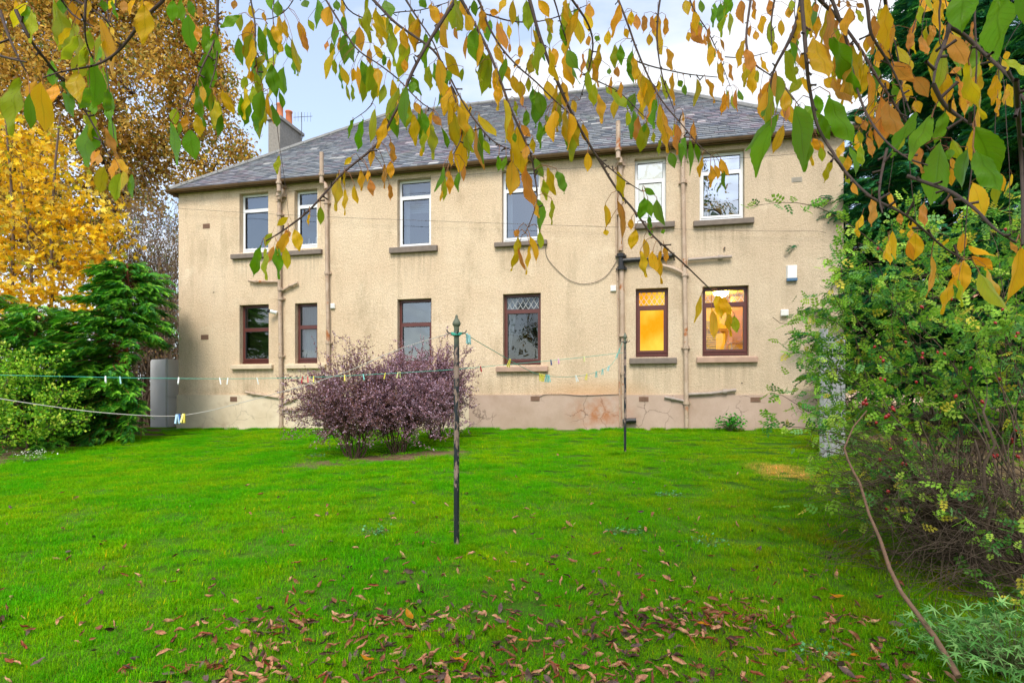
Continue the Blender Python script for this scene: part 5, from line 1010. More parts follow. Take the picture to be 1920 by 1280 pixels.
def rose():
    base = V3(3.75, 4.5, 0); base[2] = float(gz(3.75, 4.5)); e = empty('rose_bush', tuple(base)); tag(e, 'large rose bush with small green leaves, tangled bare canes below and red hips', 'bush')
    LB = [(1640, 530, 5.0, 85), (1760, 500, 5.0, 105), (1870, 560, 4.7, 110), (1610, 650, 5.0, 90), (1720, 660, 4.8, 110), (1850, 700, 4.5, 115), (1580, 755, 5.0, 70), (1690, 790, 4.7, 90), (1810, 800, 4.4, 70), (1905, 780, 4.3, 80), (1560, 690, 5.1, 55), (1700, 420, 5.2, 50), (1850, 430, 5.0, 75),
          (1900, 880, 4.2, 36), (1510, 640, 5.1, 25), (1910, 460, 5, 70), (1560, 590, 5.2, 40), (1620, 470, 5.2, 40), (1530, 730, 5, 35), (1590, 800, 4.9, 45), (1560, 640, 5.05, 50), (1600, 700, 4.9, 50), (1640, 850, 4.6, 35), (1740, 880, 4.3, 30), (1860, 960, 4.0, 30), (1540, 590, 5.1, 30), (1700, 930, 4.0, 24), (1800, 960, 3.7, 26), (1890, 1010, 3.6, 30), (1905, 1110, 3.4, 22), (1660, 740, 4.7, 60), (1760, 760, 4.4, 60), (1900, 650, 4.4, 80), (1610, 840, 4.6, 25), (1565, 780, 4.9, 34), (1580, 835, 4.8, 26), (1565, 700, 5, 30), (1700, 560, 4.6, 90), (1820, 640, 4.3, 90)]
    lb = lobes_px(LB, .85); cl = clusters(lb, 24, .75); P = np.array(cl); st = []
    bases = [V3(random.uniform(3.0, 4.4), random.uniform(3.5, 5.2), 0) for _ in range(28)]
    bases = [b for b in bases if b[0] > 2.75 + (b[1] - 3.3) * .35]
    for b in bases: b[2] = float(gz(b[0], b[1])) - .03
    LPt, LD = [], []
    paths = []
    for i in range(0, len(P), 4):
        q = P[i]; b = random.choice(bases); s = np.linspace(0, 1, 11)[:, None]; w = b * (1 - s) + q * s; w[:, 2] += (.30 * np.linalg.norm((q - b)[:2]) * np.sin(s * math.pi))[:, 0]; w[1:] += np.cumsum(RN.randn(10, 3) * .022, 0); paths.append(w); r = random.uniform(.004, .009); st += tube(w, np.linspace(r, .0018, 11), 5, 0, None, False)
    for b in bases[:16]:   # old thick canes
        q = b + V3(random.uniform(-.7, .5), random.uniform(-.4, .4), random.uniform(.7, 1.5)); w = wander(b, q, 9, .10, .05); st += tube(w, np.linspace(random.uniform(.010, .022), .006, 9), 8, 0, None, False); paths.append(w)
    for q in P:            # side twigs that carry the leaves
        j = random.randrange(len(paths)); best = min((paths[k] for k in RN.randint(0, len(paths), 14)), key=lambda w: np.linalg.norm(w[-4:] - q, axis=1).min()); a = best[-4:][int(np.argmin(np.linalg.norm(best[-4:] - q, axis=1)))]
        if np.linalg.norm(a - q) > .9: a = q + RN.randn(3) * .15
        w = wander(a, q, 5, .15, .06); st += tube(w, np.linspace(.003, .0012, 5), 4, 0, None, False)
        for _ in range(10): LPt.append(q + RN.randn(3) * .085); LD.append(RN.randn(3) + V3(-.2, -.45, .15))
    explicit = [([(1700, 520), (1640, 455), (1591, 420), (1545, 392), (1500, 380), (1455, 380), (1400, 388)], 4.6, 5), ([(1640, 800), (1580, 790), (1520, 775), (1470, 742), (1445, 735)], 4.7, 4), ([(1640, 830), (1580, 815), (1500, 800), (1450, 800), (1442, 782)], 4.6, 4),
                ([(1620, 640), (1560, 600), (1510, 590), (1480, 605)], 4.9, 4), ([(1640, 720), (1560, 690), (1500, 660), (1478, 662)], 4.9, 3), ([(1700, 700), (1605, 600), (1578, 540), (1576, 470), (1590, 400)], 4.8, 5), ([(1650, 800), (1600, 620), (1558, 545), (1570, 500)], 4.8, 4)]
    for pts, Y, rr in explicit:
        q = np.array([at(x, y, Y - .05 * i) for i, (x, y) in enumerate(pts)]); t = np.linspace(0, len(q) - 1, 14); w = np.stack([np.interp(t, range(len(q)), q[:, i]) for i in range(3)], 1); st += tube(w, np.linspace(rr * .001, .0015, 14), 5, 0, None, False)
        for j in range(4, 14):
            for s in (-1, 1): LPt.append(w[j]); LD.append(V3(random.gauss(-.5, .7), -.5, s * .5 + random.gauss(0, .4)))
    # low bare twigs reaching out to the left and the dead thicket at the foot
    for k in range(170):
        b = random.choice(bases) + V3(0, 0, random.uniform(0, .35)); q = at(random.uniform(1530, 1800), random.uniform(800, 1085), random.uniform(3.8, 4.8)); q[2] = max(q[2], float(gz(q[0], q[1])) + .03)
        w = wander(b, q, 9, .09, .07); r = random.uniform(.002, .006); st += tube(w, np.linspace(r, .001, 9), 4, 0, None, False)
        for _ in range(5):
            a = w[random.randint(3, 8)]; c = a + RN.randn(3) * V3(.16, .16, .10); c[2] = max(c[2], float(gz(c[0], c[1])) + .01); st += tube(wander(a, c, 4, .2), [.002, .0016, .0012, .0008], 3, 0, None, False)
    for k in range(85):
        b = random.choice(bases) + V3(0, 0, random.uniform(0, .5)); q = at(random.uniform(1500, 1680), random.uniform(790, 960), random.uniform(4.2, 4.9)); w = wander(b, q, 10, .09, .06); st += tube(w, np.linspace(random.uniform(.003, .008), .0012, 10), 5, 0, None, False)
        for _ in range(5):
            a = w[random.randint(5, 9)]; st += tube(wander(a, a + RN.randn(3) * V3(.15, .12, .10), 4, .2), [.002, .0016, .0012, .0008], 3, 0, None, False)
            if random.random() < .6: LPt.append(a + RN.randn(3) * .08); LD.append(RN.randn(3))
    for k in range(150):
        b = random.choice(bases) + V3(0, 0, random.uniform(0, .5)); q = at(random.uniform(1660, 1930), random.uniform(880, 1150), random.uniform(3.2, 4.1)); q[2] = max(q[2], float(gz(q[0], q[1])) + .03); w = wander(b, q, 8, .10, .10); st += tube(w, np.linspace(random.uniform(.0015, .005), .001, 8), 4, 0, None, False)
        for _ in range(3):
            a = w[random.randint(3, 7)]; c = a + RN.randn(3) * V3(.13, .13, .08); c[2] = max(c[2], float(gz(c[0], c[1])) + .01); st += tube(wander(a, c, 4, .2), [.002, .0016, .0012, .0008], 3, 0, None, False)
    dt = []
    for k in range(420):   # litter of dead twigs
        x, y = random.uniform(2.6, 4.4), random.uniform(3.0, 5.6)
        if soil_mask(x, y) < .35: continue
        a = V3(x, y, float(gz(x, y)) + random.uniform(.005, .12)); c = a + RN.randn(3) * V3(.28, .25, .05); c[2] = max(c[2], float(gz(c[0], c[1])) + .004); dt += tube(wander(a, c, 5, .12), np.linspace(.0026, .0012, 5), 3, 0, None, False)
    cane = [at(x, y, Y) for x, y, Y in ((1625, 770, 4.5), (1600, 800, 4.4), (1583, 840, 4.25), (1590, 862, 4.15), (1599, 882, 4.08), (1612, 905, 4.0), (1630, 965, 3.8), (1650, 1010, 3.6), (1668, 1065, 3.4), (1690, 1110, 3.22), (1720, 1150, 3.08), (1750, 1190, 2.95), (1775, 1230, 2.83), (1797, 1268, 2.74))]
    st2 = tube(np.array(cane), np.linspace(.005, .0145, 14) * (1 + .12 * RN.rand(14)), 8)
    shift(mk('canes', st, plain('rose_bark', (.10, .072, .05), .85, .15, .4, 30), None, True), base, e); shift(mk('dead_twigs', dt, plain('dead_twig', (.26, .19, .14), .9, .1, .4, 20)), base, e)
    o = shift(mk('cane', st2, plain('pale_cane', (.20, .12, .075), .8, .2, .4, 40), None, True), base, e); tag(o, 'single thick brown cane leaning down to the lower right corner')
    LPt, LD = np.array(LPt), np.array(LD); n = len(LPt); t = np.array(RG)[RN.choice(6, n, p=[.3, .25, .16, .16, .05, .08])] * RN.uniform(.75, 1.25, (n, 1)); dirs = nrm(LD)
    shift(mk('foliage', [scatter(PN[0], PN[1], LPt, frames(dirs, twist=RN.randn(n) * .7), RN.uniform(.06, .12, n), np.clip(t, 0, 1))], leafmat('rose_leaves', .38, .45, 1.05, .2)), base, e)
    mh = plain('rose_hip', (.34, .012, .012), .25, .6, .25, 20); hp = mk('rose_hip', [lathe([(.0005, -.012), (.007, -.009), (.0105, 0), (.0075, .009), (.002, .013), (.0035, .018), (.0005, .016)], 10)], mh, e, True)
    HP = [(1698, 641), (1651, 670), (1656, 676), (1730, 662), (1729, 670), (1771, 663), (1651, 709), (1659, 712), (1718, 716), (1619, 755), (1625, 757), (1623, 750), (1673, 763), (1661, 781), (1666, 778), (1643, 792), (1675, 767), (1698, 821), (1670, 841), (1650, 861), (1692, 868), (1699, 869), (1668, 892), (1841, 752), (1822, 597), (1880, 580),
          (1904, 631), (1908, 625), (1866, 605), (1874, 710), (1842, 753), (1897, 823), (1899, 829), (1908, 855), (1870, 853), (1864, 854), (1728, 575), (1758, 660), (1784, 560), (1640, 650), (1665, 921), (1663, 953), (1668, 957), (1905, 806), (1820, 690), (1792, 742), (1646, 466), (1885, 430)]
    for i, (x, y) in enumerate(HP):
        o = hp if i == 0 else hp.copy()
        if i: COL.objects.link(o); o.parent = e
        q = at(x, y, 4.05 + .25 * ((i * 37) % 5) / 5) - base; o.location = tuple(q); o.rotation_euler = (random.uniform(2.2, 4), random.uniform(-.5, .5), 0); s = random.uniform(.9, 1.3); o.scale = (s, s, s)
rose()
# bronze-green maple-leaved seedling in the lower right corner, and small plants
def leafy(name, base, n, R_, H, size, pal, T, Fc, label, cat='plant', stemc=(.12, .14, .05), per=3, tilt=.5, group=None):
    base = V3(*base); e = empty(name, tuple(base)); tag(e, label, cat, group); st = []; P, D = [], []
    for k in range(n):
        a = random.random() * 6.283; rr = math.sqrt(random.random()); q = base + V3(math.cos(a) * rr * R_, math.sin(a) * rr * R_ * .8, H * random.uniform(.45, 1) * (1 - .4 * rr * rr)); w = wander(base + V3(math.cos(a), math.sin(a), 0) * .03, q, 5, .1, .1); st += tube(w, np.linspace(.0032, .0012, 5), 4, 0, None, False)
        for _ in range(per): P.append(q + RN.randn(3) * size * .7); D.append(V3(math.cos(a), math.sin(a), 0) + RN.randn(3) * .6 + V3(0, -.3, -.2))
    shift(mk('stems', st, plain(name + '_stem', stemc, .8)), base, e); P, D = np.array(P), nrm(np.array(D)); n = len(P); t = np.array(pal)[RN.randint(0, len(pal), n)] * RN.uniform(.75, 1.25, (n, 1))
    shift(mk('foliage', [scatter(T, Fc, P, frames(D, twist=RN.randn(n) * tilt), size * RN.uniform(.7, 1.25, n), np.clip(t, 0, 1))], leafmat(name + '_leaf', .3, .45)), base, e); return e
ACER_T = np.concatenate([[(0, 0, 0)], [(r * math.cos(R(t)), .1 + r * math.sin(R(t)), z) for t, r, z in ((-40, .10, 0), (-12, .62, -.05), (12, .14, 0), (35, .85, -.06), (60, .15, 0), (90, 1.0, -.1), (120, .15, 0), (145, .85, -.06), (168, .14, 0), (192, .62, -.05), (220, .10, 0))]])
leafy('maple_seedling', ground(1885, 1262), 170, .44, .30, .062, [lin(112, 168, 84), lin(88, 146, 66), lin(140, 186, 104)], ACER_T, MAPLE_F, 'low plant of pointed palmate green leaves in the bottom right corner', tilt=.6)
leafy('wall_plant', hw(wl_(1365, 800)[0], -.28, 0) * V3(1, 1, 0) + V3(0, 0, .87), 60, .24, .34, .06, [lin(50, 150, 30), lin(80, 175, 40), lin(36, 120, 30)], LEAF2_T, LEAF2_F, 'small bright green plant growing against the plinth under the lit kitchen window', per=5)
fl = leafy('flowering_weed', ground(58, 866), 34, .34, .16, .035, [lin(80, 140, 50), lin(120, 165, 60)], LEAF2_T, LEAF2_F, 'patch of small pale flowers in the lawn at the left edge', per=2)
b_ = ground(58, 866); q = np.array([b_ + V3(random.gauss(0, .2), random.gauss(0, .13), random.uniform(.09, .2)) for _ in range(95)]); dd_ = rdir(95); dd_[:, 2] = abs(dd_[:, 2])
shift(mk('flowers', [scatter(LEAF2_T, LEAF2_F, q, frames(dd_), RN.uniform(.02, .035, 95), np.tile([.72, .76, .62], (95, 1)))], leafmat('white_petals', .3)), b_, fl)
for i, (x, y, s) in enumerate(((590, 857, 'left of the twiggy barberry'), (1255, 930, 'between the farther pole and the bare yellow patch'), (700, 1000, 'in open lawn left of the nearer pole'), (1545, 1230, 'beside the leaning cane'), (1165, 1000, 'in the lawn below the farther pole'), (1330, 1020, 'in the lawn below the bare yellow patch'))):
    leafy('clover_patch', ground(x, y), 26, .16, .05, .026, [lin(110, 175, 110), lin(80, 150, 80)], LEAF2_T, LEAF2_F, f'small patch of bluish green weed leaves {s}', group='weed patches in the lawn', per=3)

# ------------------------------------------------------------ clothes poles, lines, pegs
def pole_material():
    m = M('peeling_black_paint', .45, .4); c = m.coord('Object', (1, 1, .28)); n = m.noise(c, 13, 6, .7, .52, .55)
    sx = m.add('ShaderNodeSeparateXYZ'); m.l.new(m.coord(), sx.inputs[0]); band = m.ramp(m.noise(m.coord('Object', (.1, .1, 1)), 2.3, 3, .6), .56, .6)
    n2 = m.noise(c, 9, 6, .75, .42, .47); f = m.math('MAXIMUM', n, m.math('MULTIPLY', band, n2)); col = m.mix(m.noise(c, 30, 3), (.17, .11, .08), (.34, .25, .20)); col = m.mix(f, (.013, .018, .022), col)
    green = m.ramp(sx.outputs[2], 1.68, 1.78); col = m.mix(m.math('MULTIPLY', green, .75), col, (.13, .16, .10)); m.color(col); m.bump(m.math('SUBTRACT', 1, f), .5, .004); return m.m
M_pole = pole_material(); M_iron = plain('hook_iron', (.07, .075, .07), .5, .4, .3, 20); M_iron2 = plain('finial_iron', (.13, .15, .11), .6, .3, .4, 25)
def pole(base, H, r, label):
    base = V3(*base); e = empty('clothes_pole', tuple(base)); tag(e, label, 'clothes pole')
    mk('post', [lathe([(r, -.3), (r, H * .86), (r * .93, H * .865), (r * .93, H * .965)], 16)], M_pole, e, True)
    mk('finial', [lathe([(r * .95, H * .95), (r * 1.35, H * .957), (r * 1.5, H * .963), (r * 1.3, H * .972), (r * .8, H * .982), (r * .45, H * .99), (r * .52, H * .994), (r * .3, H * 1.0), (.0005, H * 1.002)], 16)], M_iron2, e, True)
    mk('collar', [lathe([(r, -.03), (r * 1.35, -.025), (r * 1.35, .0), (r, .005)], 14, (0, 0, H * .925))], M_iron, e, True)
    for a in (0, 90, 180, 270):
        d = V3(math.cos(R(a + 15)), math.sin(R(a + 15)), 0); s = V3(0, 0, H * .922); mk('hook', tube([s + d * r * .9, s + d * (r + .035), s + d * (r + .055) + V3(0, 0, .012), s + d * (r + .06) + V3(0, 0, .03)], .0055, 6), M_iron, e, True)
    return e
pole(POLE1, 1.965, .0235, 'black peeling clothes pole nearest the camera, standing in mid lawn'); pole(POLE2, 1.965, .021, 'farther peeling clothes pole, in front of the black pipe junction')
H1 = POLE1 + V3(0, 0, 1.965 * .922); H2 = POLE2 + V3(0, 0, 1.965 * .922)
def smooth3(q, n=60):
    q = np.array(q, float); t = np.linspace(0, len(q) - 1, n); q = np.stack([np.interp(t, range(len(q)), q[:, i]) for i in range(3)], 1)
    for _ in range(4): q[1:-1] = (q[:-2] + 2 * q[1:-1] + q[2:]) / 4
    return q
def line(q, r, col, label, name='clothes_line'):
    o = mk(name, tube(q, r, 6), plain(name, col, .6), None, True, loc=q[0]); tag(o, label, 'clothes line'); return o
def dep(px, a, b):     # depth on a straight run between two picture points with depths
    t = (px - a[0]) / (b[0] - a[0]); return 1 / ((1 - t) / a[1] + t / b[1])
A1, B1 = (-150, 5.8), (1168, POLE2[1] - .03); l1 = smooth3([at(x, y, dep(x, A1, B1)) for x, y in ((-150, 700), (0, 703), (140, 706), (282, 709), (420, 710), (530, 709), (640, 705), (748, 699), (848, 693), (932, 685), (1032, 676), (1100, 669), (1168, 661))])
line(l1, .0035, (.06, .42, .32), 'green line strung from beyond the left edge, past the bushes, to the farther pole')
A2, B2 = (866, POLE1[1]), (1176, POLE2[1]); l2 = smooth3([H1 + V3(.05, 0, .01)] + [at(x, y, dep(x, A2, B2)) for x, y in ((900, 643), (930, 660), (966, 681), (1000, 699), (1025, 705), (1060, 707), (1095, 704), (1125, 696), (1150, 683))] + [H2 + V3(-.04, 0, 0)])
line(l2, .003, (.10, .40, .30), 'slack green line sagging between the two clothes poles')
A3, B3 = (846, POLE1[1]), (-130, 4.1); l3 = smooth3([H1 + V3(-.05, 0, 0)] + [at(x, y, dep(x, A3, B3)) for x, y in ((774, 645), (724, 664), (640, 702), (520, 737), (443, 757), (390, 771), (336, 780), (282, 780), (168, 772), (0, 748), (-130, 722))])
line(l3, .003, (.48, .46, .42), 'grey line drooping from the nearer pole to the lower left')
l4 = smooth3([H1 + V3(-.055, .01, .0), at(800, 634, 4.8), at(775, 643, 4.85), at(752, 653, 4.9)]); 
k_ = lambda c: H1 + V3(math.cos(c * 1.3) * .045, math.sin(c * 1.3) * .04, .012 * math.sin(c * 2.7) - .006)
mk('line_knot', tube([k_(i * .35) for i in range(70)], .003, 5), bpy.data.materials['clothes_line'], bpy.data.objects['clothes_line'].parent, True, loc=k_(0)); o = bpy.data.objects['line_knot']; tag(o, 'loops of line wound round the top of the nearer clothes pole', 'rope')
def peg_mesh(name, col):
    m_ = plain('peg_' + name, col, .35, .5, .08, 30); e = empty('clothes_peg'); 
    for s in (-1, 1):
        v = V3((-.005, 0, .012), (.005, 0, .012), (.005, s * .006, .012), (-.005, s * .006, .012), (-.0055, s * .006, -.062), (.0055, s * .006, -.062), (.0055, s * .014, -.060), (-.0055, s * .014, -.060)); mk('peg_arm', [(v, BOXF, 0)], m_, e)
    mk('spring', tube([(math.sin(t) * .004 , (t - 6) * .001, -.018 + math.cos(t) * .004) for t in np.linspace(0, 12, 24)], .0012, 4), M_iron, e); return e
PEG = {'white': (.75, .78, .76), 'cyan': (.35, .65, .66), 'red': (.55, .03, .04), 'yellow': (.72, .62, .08), 'teal': (.18, .50, .46), 'dark blue': (.03, .06, .18), 'pink': (.62, .30, .48), 'pale yellow': (.68, .68, .30), 'pale blue': (.40, .62, .80), 'blue': (.06, .16, .50)}
pegs = {}
LN = {1: (l1, 'on the long green line'), 2: (l2, 'on the slack line'), 3: (l3, 'on the grey drooping line')}
def copy_thing(e):
    c = e.copy(); COL.objects.link(c)
    for ch in list(e.children): k = ch.copy(); COL.objects.link(k); k.parent = c
    return c
spec = [(1, 198, 'white', 'in front of the dark conifer'), (1, 225, 'cyan', 'in front of the dark conifer'), (1, 335, 'white', 'at the corner of the house'), (1, 412, 'white', 'in front of the plain wall'), (1, 427, 'white', 'in front of the plain wall'), (1, 482, 'white', 'below the lower left sill'),
        (1, 567, 'red', 'left of the purple bushes'), (1, 577, 'red', 'left of the purple bushes'), (1, 588, 'yellow', 'next to the two red ones'), (1, 646, 'yellow', 'in front of the twiggy bush'), (1, 681, 'teal', 'in front of the bushes'), (1, 722, 'yellow', 'in front of the mauve bush'), (1, 746, 'pale yellow', 'in front of the mauve bush'), (1, 750, 'pale yellow', 'in front of the mauve bush'),
        (1, 901, 'red', 'just right of the nearer pole'), (1, 1033, 'dark blue', 'right of the middle window'), (1, 1047, 'pink', 'right of the middle window'), (1, 1095, 'pale yellow', 'near the farther pole'), (2, 876, 'cyan', 'beside the nearer pole top'), (2, 880, 'cyan', 'beside the nearer pole top'), (2, 956, 'yellow', 'under the middle window'),
        (2, 1012, 'yellow', 'bunched below the middle sill'), (2, 1016, 'yellow', 'bunched below the middle sill'), (2, 1020, 'yellow', 'bunched below the middle sill'), (2, 1025, 'teal', 'bunched below the middle sill'), (2, 1029, 'teal', 'bunched below the middle sill'), (2, 1080, 'white', 'halfway along'), (2, 1100, 'yellow', 'halfway along'), (2, 1118, 'teal', 'climbing to the farther pole'),
        (2, 1130, 'teal', 'climbing to the farther pole'), (2, 1142, 'cyan', 'climbing to the farther pole'), (2, 1158, 'teal', 'right beside the farther pole'), (2, 1162, 'teal', 'right beside the farther pole'), (3, 331, 'pale blue', 'by the house corner'), (3, 334, 'pale blue', 'by the house corner'), (3, 337, 'blue', 'by the house corner'), (3, 343, 'yellow', 'by the house corner'), (3, 346, 'yellow', 'by the house corner')]
dup_ = {}
for s_ in spec: dup_.setdefault((s_[0], s_[2], s_[3]), []).append(s_[1])
for ln, px, c, where in spec:
    g_ = sorted(dup_[(ln, c, where)]); which = '' if len(g_) == 1 else [', left one', ', right one'][g_.index(px)] if len(g_) == 2 else [', left one', ', middle one', ', right one'][g_.index(px)]
    q, wh = LN[ln]; xs = q[:, 0] / q[:, 1] * F + CX; o_ = np.argsort(xs); p = np.array([np.interp(px, xs[o_], q[o_, i]) for i in range(3)])
    e = pegs.get(c)
    if e is None: pegs[c] = e = peg_mesh(c, PEG[c])
    else: e = copy_thing(e)
    e.location = tuple(p); j = int(np.argmin(abs(xs - px))); t = q[min(j + 1, len(q) - 1)] - q[max(j - 1, 0)]; e.rotation_euler = (random.gauss(0, .25), random.gauss(0, .12), math.atan2(t[1], t[0])); s = 1.0 if ln == 3 else 1.15; e.scale = (s, s, s)
    tag(e, f'{c} peg {wh} {where}{which}', 'clothes peg', 'clothes pegs on the lines')

# ------------------------------------------------------------ fridge, gate, neighbour's house
pc, pl_, pr_ = at(311, 700, 15.15), at(282, 700, 15.35), at(345, 700, 15.75)
e = empty('fridge_freezer', (pc[0], pc[1], float(gz(pc[0], pc[1])))); tag(e, 'tall discarded grey fridge freezer standing beside the left corner of the house', 'fridge')
dl_ = nrm((pl_ - pc) * V3(1, 1, 0)); dr = nrm((pr_ - pc) * V3(1, 1, 0)); wl2, wr = np.linalg.norm((pl_ - pc)[:2]), .62; M_fr = plain('grey_fridge', (.72, .74, .76), .45, .4, .06, 4); Hf = 1.82
def prism(prof, d, depth_d, depth):   # prof in (along d, z), extruded along depth_d
    n = len(prof); V = [d * a + V3(0, 0, z) for a, z in prof] + [d * a + V3(0, 0, z) + depth_d * depth for a, z in prof]; return [(V3(*V), np.array([list(range(n)), list(range(n, 2 * n))]), 0), (V3(*V), np.array([(i, (i + 1) % n, n + (i + 1) % n, n + i) for i in range(n)]), 0)]
rc_ = [(wl2 - .07 + .07 * math.cos(t), Hf - .09 + .09 * math.sin(t)) for t in np.linspace(0, math.pi / 2, 6)]
mk('body', prism([(0, 0), (wl2, 0)] + rc_ + [(0, Hf)], dl_, dr, .60), M_fr, e)
fo = -nrm(np.cross(dr, (0, 0, 1)) if np.cross(dr, (0, 0, 1))[1] > 0 else -np.cross(dr, (0, 0, 1)))
for z0, z1 in ((.01, .80), (.825, Hf)): mk('door', [(v_ + fo * .004, f_, m_) for v_, f_, m_ in prism([(.012, z0), (wr, z0), (wr, z1), (.012, z1)], dr, fo, .05)], M_fr, e)
mk('edge_strip', [(v_ + fo * .002, f_, m_) for v_, f_, m_ in prism([(-.012, 0), (.009, 0), (.009, Hf), (-.012, Hf)], dr, fo, .035)], plain('pale_strip', (.50, .51, .48), .5), e)
g1, g2 = at(1549, 700, 8.7), at(1640, 700, 9.1); dg = nrm((g2 - g1) * V3(1, 1, 0)); ng_ = V3(-dg[1], dg[0], 0); zg = float(gz(g1[0], g1[1])); e = empty('white_gate', (g1[0], g1[1], zg)); tag(e, 'white timber gate half hidden behind the rose bush by the house', 'gate'); Mg = plain('white_gate_paint', (.34, .35, .35), .5, .3, .2, 6)
for k in range(4): mk('board', [obox(dg * (.05 + .1 * k) + V3(0, 0, .93), (dg, ng_, (0, 0, 1)), (.046, .012, .92))], Mg, e)
for z in (.25, .95, 1.65): mk('rail', [obox(dg * .2 + ng_ * .032 + V3(0, 0, z), (dg, ng_, (0, 0, 1)), (.2, .018, .045))], Mg, e)
mk('gate_post', [obox(-dg * .05 + V3(0, 0, .95), (dg, ng_, (0, 0, 1)), (.04, .04, 1.0))], Mg, e)
nb = at(1560, 740, 27); nb[2] = float(gz(nb[0], nb[1])); e = empty('neighbour_house', tuple(nb)); tag(e, 'salmon and cream house with grey roof glimpsed past the right end wall', 'house')
zE, zRi = at(0, 487, 27)[2] - nb[2], at(0, 436, 31)[2] - nb[2]; zM = at(0, 560, 27)[2] - nb[2]
mk('wall', [box(0, 14, 0, 8, zM, zE)], plain('salmon_render', (.62, .34, .22), .9, .1, .1, 5), e); mk('wall', [box(-.02, 14.02, -.03, 8, -.5, zM - .002)], plain('cream_render', (.66, .50, .38), .9, .1, .1, 5), e)
mk('roof', [(V3((-.4, -.4, zE - .05), (14.4, -.4, zE - .05), (14.4, 8.4, zE - .05), (-.4, 8.4, zE - .05), (3, 4, zRi), (11, 4, zRi), (-.4, -.4, zE - .2), (14.4, -.4, zE - .2)), np.array([(0, 1, 5, 4), (2, 3, 4, 5), (6, 7, 1, 0)]), 0), (V3((-.4, -.4, zE - .05), (-.4, 8.4, zE - .05), (3, 4, zRi), (14.4, -.4, zE - .05), (14.4, 8.4, zE - .05), (11, 4, zRi)), np.array([(1, 0, 2), (3, 4, 5)]), 0)], plain('neighbour_slate', (.13, .135, .15), .7, .2, .3, 8), e)
for x in (1.0, 3.5, 6): w_ = mk('window', bars(x, x + .9, zE - 1.0, zE - .12, .08, -.03, .02), M_wht, e); mk('pane', [box(x + .08, x + .82, -.01, -.004, zE - .92, zE - .2)], plain('dark_pane', (.05, .06, .07), .1, .6), w_)
dc = at(1622, 533, 26) - nb; sd_ = mk('satellite_dish', [lathe([(.02, 0), (.4, .05), (.75, .2), (.85, .32), (.83, .33), (.4, .07), (.02, .03)], 20)], plain('dish_grey', (.10, .10, .11), .5), e, True); sd_.location = tuple(dc); sd_.rotation_euler = (R(80), 0, R(25))
mk('dish_arm', tube([V3(dc[0], dc[1] + 1.0, dc[2] + .55), V3(dc[0] - .1, dc[1] + .1, dc[2] + .5), V3(dc[0] - 1.5, dc[1], dc[2] + .5)], .05, 8), M_wht, e)

# ------------------------------------------------------------ hedges that close the view; unseen hedge and trees added for window reflections
HG = [lin(60, 110, 36), lin(84, 132, 40), lin(44, 86, 32), lin(120, 140, 50)]
def hedge(name, pts, h, w, dens, label, pal=HG, size=.11):
    e = empty(name, (pts[0][0], pts[0][1], float(gz(*pts[0])))); tag(e, label, 'hedge'); cl = []; core = []
    for (x0, y0), (x1, y1) in zip(pts[:-1], pts[1:]):
        L = math.hypot(x1 - x0, y1 - y0); n = int(L * dens); t = RN.rand(n); X, Y = x0 + (x1 - x0) * t + RN.randn(n) * w * .4, y0 + (y1 - y0) * t + RN.randn(n) * w * .4; hh = h * (1 + .12 * np.sin(X * 1.1 + Y * .7) + .08 * np.sin(X * 2.9)); cl.append(np.stack([X, Y, gz(X, Y) + hh * RN.rand(n) ** .75], 1))
        for k in range(int(L * 2.2)):
            t_ = random.random(); bx, by = x0 + (x1 - x0) * t_, y0 + (y1 - y0) * t_; b = V3(bx, by, float(gz(bx, by)) - .1); core += tube(wander(b, b + V3(random.gauss(0, .4), random.gauss(0, .3), h * random.uniform(.7, 1)), 5, .1), np.linspace(.03, .008, 5), 5, 0, None, False)
    base = V3(pts[0][0], pts[0][1], float(gz(*pts[0]))); shift(mk('stems', core, plain(name + '_stem', (.09, .07, .05), .9)), base, e); shift(mk('foliage', [leaves_at(np.concatenate(cl), 12, .14, size, pal, LEAF2_T, LEAF2_F, 0, .25)], leafmat(name + '_leaf', .3)), base, e)
hedge('boundary_hedge', [(-13.5, 6), (-13.2, 12), (-12.6, 18.5), (-9.6, 21)], 2.7, 1.1, 95, 'dark mixed hedge behind the left conifers', [lin(70, 96, 34), lin(96, 96, 44), lin(44, 76, 30), lin(110, 84, 46)])
hedge('boundary_hedge', [(7.6, 16), (9.5, 14.5), (13, 12), (14, 5)], 2.3, 1.1, 70, 'green hedge glimpsed behind the cypresses and rose bush')
hedge('reflection_hedge', [(-14, -8), (0, -9.5), (14, -8)], 2.6, 1.2, 40, 'unseen tall hedge added behind the camera for the windows to reflect', HG, .16)
for x, y, s in ((-9, -12, 1.0), (2.6, -8.5, 1.95), (12, -11.5, .9)):
    c = V3(x, y, 6 * s); lob = [(c + RN.randn(3) * V3(1.3, 1.0, 1.2) * s, V3(1.0, .9, .9) * s) for _ in range(9)]; tree('reflection_tree', (x, y, float(gz(x, y))), lob, V3(x, y, 3.2 * s), .2, 2.0, 22, .3, .2, GOLD[:3] + HG, LEAF2_T, LEAF2_F, 'unseen tree turning colour, added behind the camera for the windows to reflect', 'tree', 'unseen trees for the window reflections', twig_r=.015, twig_every=3)

